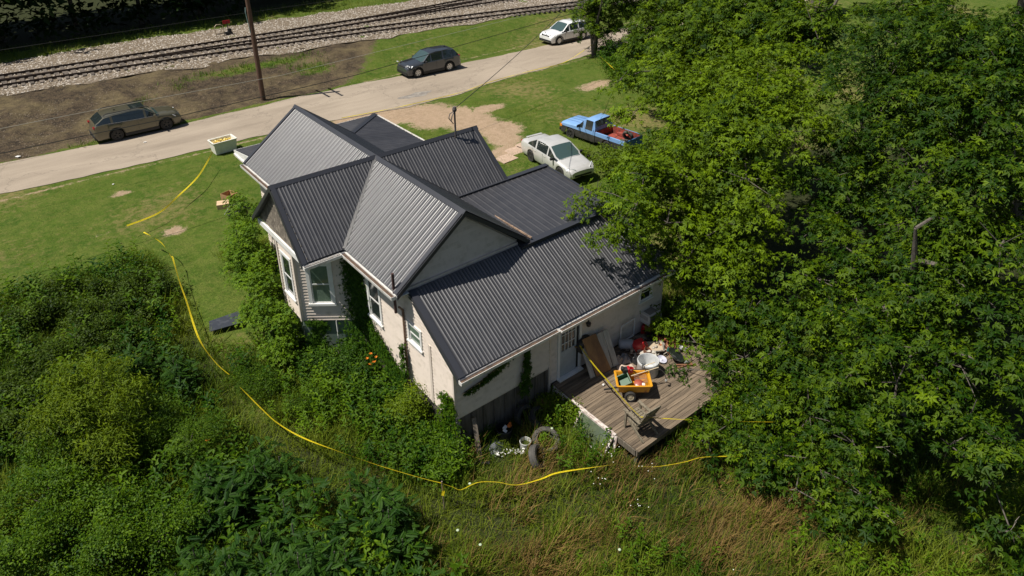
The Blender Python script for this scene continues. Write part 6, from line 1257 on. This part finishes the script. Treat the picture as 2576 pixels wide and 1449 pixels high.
def bigtree(label,base,boughs,seed,tr,tint0=.42,dens=520,size=.165,mt=None,group='big maples',name='maple_tree',fill=True):
    r=np.random.default_rng(seed); z0=float(gz(*base)); t=empty(name,(*base,z0),0,label,'maple tree',group); sh=A([*base,z0])
    zt=max(b[2] for b in boughs); B=[(b[0],b[1],b[2],b[3],b[3]*.7) for b in boughs]
    # inner, sparser crown so the tree has volume behind the outer boughs
    if fill:
        c=A([base[0],base[1],0]); 
        for b in boughs:
            p=A(b[:3]); q=p*.55+A([base[0],base[1],max(p[2]*.9,3.)])*.45; B.append((q[0],q[1],q[2],b[3]*.8,b[3]*.6))
    tot=sum(b[3]**2 for b in B); V,F,T=leafcloud(B,int(tot*dens),size,MAPLE,r,spray=11,srad=.30,droop=.8,tint0=tint0,cluster=9 if size<.19 else 5)
    k=inframe(V[::10],400,400); kk=np.repeat(k,10); idx=np.where(kk)[0]; V=V[idx]; T=T[idx]; m=len(V)//10; F=MAPLE[1][None]+(np.arange(m)*10)[:,None,None]
    bigmesh('crown',V-sh,F.reshape(-1,3),mt or LM['maple'],t,T)
    mb=MB(); top=Vector((r.uniform(-.5,.5),r.uniform(-.5,.5),zt-z0)); stems=[]
    for k in range(3):
        a=k*2.1+seed; e=Vector((math.cos(a)*1.5,math.sin(a)*1.5,(zt-z0)*.72)); mid=Vector((math.cos(a)*.35,math.sin(a)*.35,(zt-z0)*.38)); mb.tube([(0,0,-.2),mid,e],[tr,tr*.6,tr*.12],9); stems.append((mid,e))
    nodes=[(md.lerp(e,f),tr*(.6-.4*f)) for md,e in stems for f in(.1,.4,.7,1.)]
    for b in sorted(boughs,key=lambda b:(b[0]-base[0])**2+(b[1]-base[1])**2):
        p=Vector(b[:3])-Vector(sh); n_,rd=min(nodes,key=lambda q:(q[0]-p).length+max(0,q[0].z-p.z)*.6+max(0,.06-q[1])*30); r0=min(rd*.75,.03+.018*(n_-p).length*2); m1=n_.lerp(p,.5)+Vector((r.uniform(-.2,.2),r.uniform(-.2,.2),.12*(n_-p).length)); mb.tube([n_,m1,p],[r0,r0*.75,max(r0*.4,.018)],6); nodes.append((p,max(r0*.5,.02))); nodes.append((m1,r0*.75))
        for j in range(4): q=p+Vector(r.normal(0,1,3)).normalized()*b[3]*.7; mb.tube([p,q],[.02,.008],4)
    mb.build('trunk',bark,t,smooth=True)
    if fill:
        dt=MB()
        for b in boughs:
            if r.uniform()<.2:
                q=Vector(r.normal(0,1,3)).normalized(); q.z=abs(q.z)*.5; p=Vector(b[:3])-Vector(sh)+q*b[3]*.7; e2=p+q*r.uniform(.3,.8)+Vector((0,0,.1)); dt.tube([p,p.lerp(e2,.5)+Vector(r.normal(0,.05,3)),e2],[.012,.008,.004],4); dt.tube([p.lerp(e2,.5),p.lerp(e2,.5)+Vector(r.normal(0,.22,3))],[.006,.003],3)
        tag(dt.build('dead_twigs',mat('pale_dead_wood',(.24,.21,.17),.9),t),kind='stuff')
    return t
for i,(lb,bs,bb,_,tr_) in enumerate(trees): bigtree(lb,bs,bb,600+i,tr_,dens=600 if i!=1 else 520,size=.15 if i!=1 else .2,tint0=(.56,.36,.18,.08)[i])  # right-hand crowns get darker leaves: shade and edge darkening put into the tint
bigtree('small maple with taped trunk beside the white crossover',(29.9,19.1),[(29.4,19.8,3.2,1.3),(28.9,18.6,2.2,.9),(30.2,18.4,4.4,1.5),(34.5,19.5,4.6,1.7),(35.8,17.8,3.6,1.6),(32.2,20.6,6.8,1.6),(29.8,20.6,6.6,1.4),(30.8,20,3.6,1.5),(32.1,18.5,3.0,1.5),(33.7,17.5,3.4,1.5),(31.4,18.6,1.9,1.2),(32.6,17.2,1.5,1.1),(30.9,19.9,5.2,1.5),(33.,18.5,5.5,1.6)],620,.2,dens=260,tint0=.3,size=.2,group='roadside trees',name='maple_tree')
shrub('roadside_bush','dark green bush at the foot of the taped small maple',[(30.3,18.0,.7,1.0),(31.6,17.0,.8,1.1),(29.2,17.2,.4,.8)],3200,.16,OVAL,LM['vine'],640,spray=8,srad=.3)
shrub('roadside_bush','low blue green bush in front of the small roadside maple',[(27.6,13.8,.5,1.2),(26.4,12.2,.5,1.2),(28.6,15.2,.4,.9)],3800,.15,OVAL,LM['weed'],641,spray=8,srad=.3)
for i,(lb,bx,by,zt,n_) in enumerate((('maple standing behind the two nearer trunks at right',21.5,-9.5,8.5,9),('maple at the right edge behind the upper corner crown',27.,-12.5,9,9),('far maple behind the caution tape gap at right',31.,-3.5,9,9),('far maple at the top right beyond the road bend',40.,6.,9,9),('maple past the right edge with boughs reaching into the frame',17.,-17.,8.5,9),('far maple at the right edge of the frame',36.,-9.,9,9),('distant maple at the far top right corner',48.,2.,12,11),('distant maple beyond the road at the top right',56.,14.,12,11),('distant maple at the top edge right of the road bend',47.,13.,9,9),('distant maple high at the right end of the road',62.,0.,13,11))):
    q_=random.Random(900+i); bb=[(bx+q_.uniform(-3.2,3.2),by+q_.uniform(-2.6,2.6),q_.uniform(3.0,zt),q_.uniform(1.4,2.1)) for _ in range(n_)]
    bigtree(lb,(bx,by),bb,700+i,.3,dens=110,size=.26 if i not in(4,6) else .2,tint0=.25,group='background maples',fill=False)
# low greenery round the pickup
shrub('creeper_mound','leafy creeper mound covering the near side of the pickup',[(15.6,3.6,.3,.9),(16.2,2.6,.4,1.0),(15.0,2.2,.2,1.0),(17.2,2.2,.2,.9),(15.3,4.9,.1,.5)],5600,.14,OVAL,LM['yellowg'],642,spray=8,srad=.26,tint0=.25)
shrub('creeper_mound','leafy creeper mound between the sedan and the low roof',[(12.2,-.6,.1,1.2),(13.6,-.2,.2,1.2),(10.6,-1.4,.1,1.1),(14.6,.8,.2,1.1)],6200,.14,OVAL,LM['weed'],643,spray=8,srad=.28,tint0=.55)
# ---- the woods beyond the railway
def woods():
    r=np.random.default_rng(77); acc=Acc(); B=[]
    X=np.arange(-34,75,2.6)
    for row in range(3):
        for x in X:
            y=49.5+row*4.5+max(0,(x-6))*.22+r.uniform(-1,1); hh=r.uniform(9,13)+row*2
            for zz in np.arange(1.2 if row==0 else 4,hh,2.3): B.append((x+r.uniform(-.8,.8),y+r.uniform(-.6,.6),.85+zz,2.0,1.7))
    V,F,T=leafcloud(B,125000,.65,OVAL,r,spray=8,srad=.7,holes=.1,shell=.4,tint0=.4); k=inframe(V[::4],900,1600); idx=np.where(np.repeat(k,4))[0]; V=V[idx];T=T[idx]; m=len(V)//4; F=OVAL[1][None]+(np.arange(m)*4)[:,None,None]
    bigmesh('woodland_foliage',V,F.reshape(-1,3),LM['wood'],tint=T,label='dense dark woodland edge beyond the railway',cat='woodland',kind='stuff')
    k=0
    for x in np.arange(-12,60,5.3):
        y=51+max(0,(x-6))*.22+r.uniform(-1,1); t=empty('woodland_trunk',(x,y,.8),0,'dark slender trunk inside the woodland edge','tree trunk','woodland tree trunks'); MB().tube([(0,0,-.2),(r.uniform(-.3,.3),0,6),(r.uniform(-.5,.5),0,12)],[.2,.15,.06],7).build('trunk',bark,t); k+=1
woods()
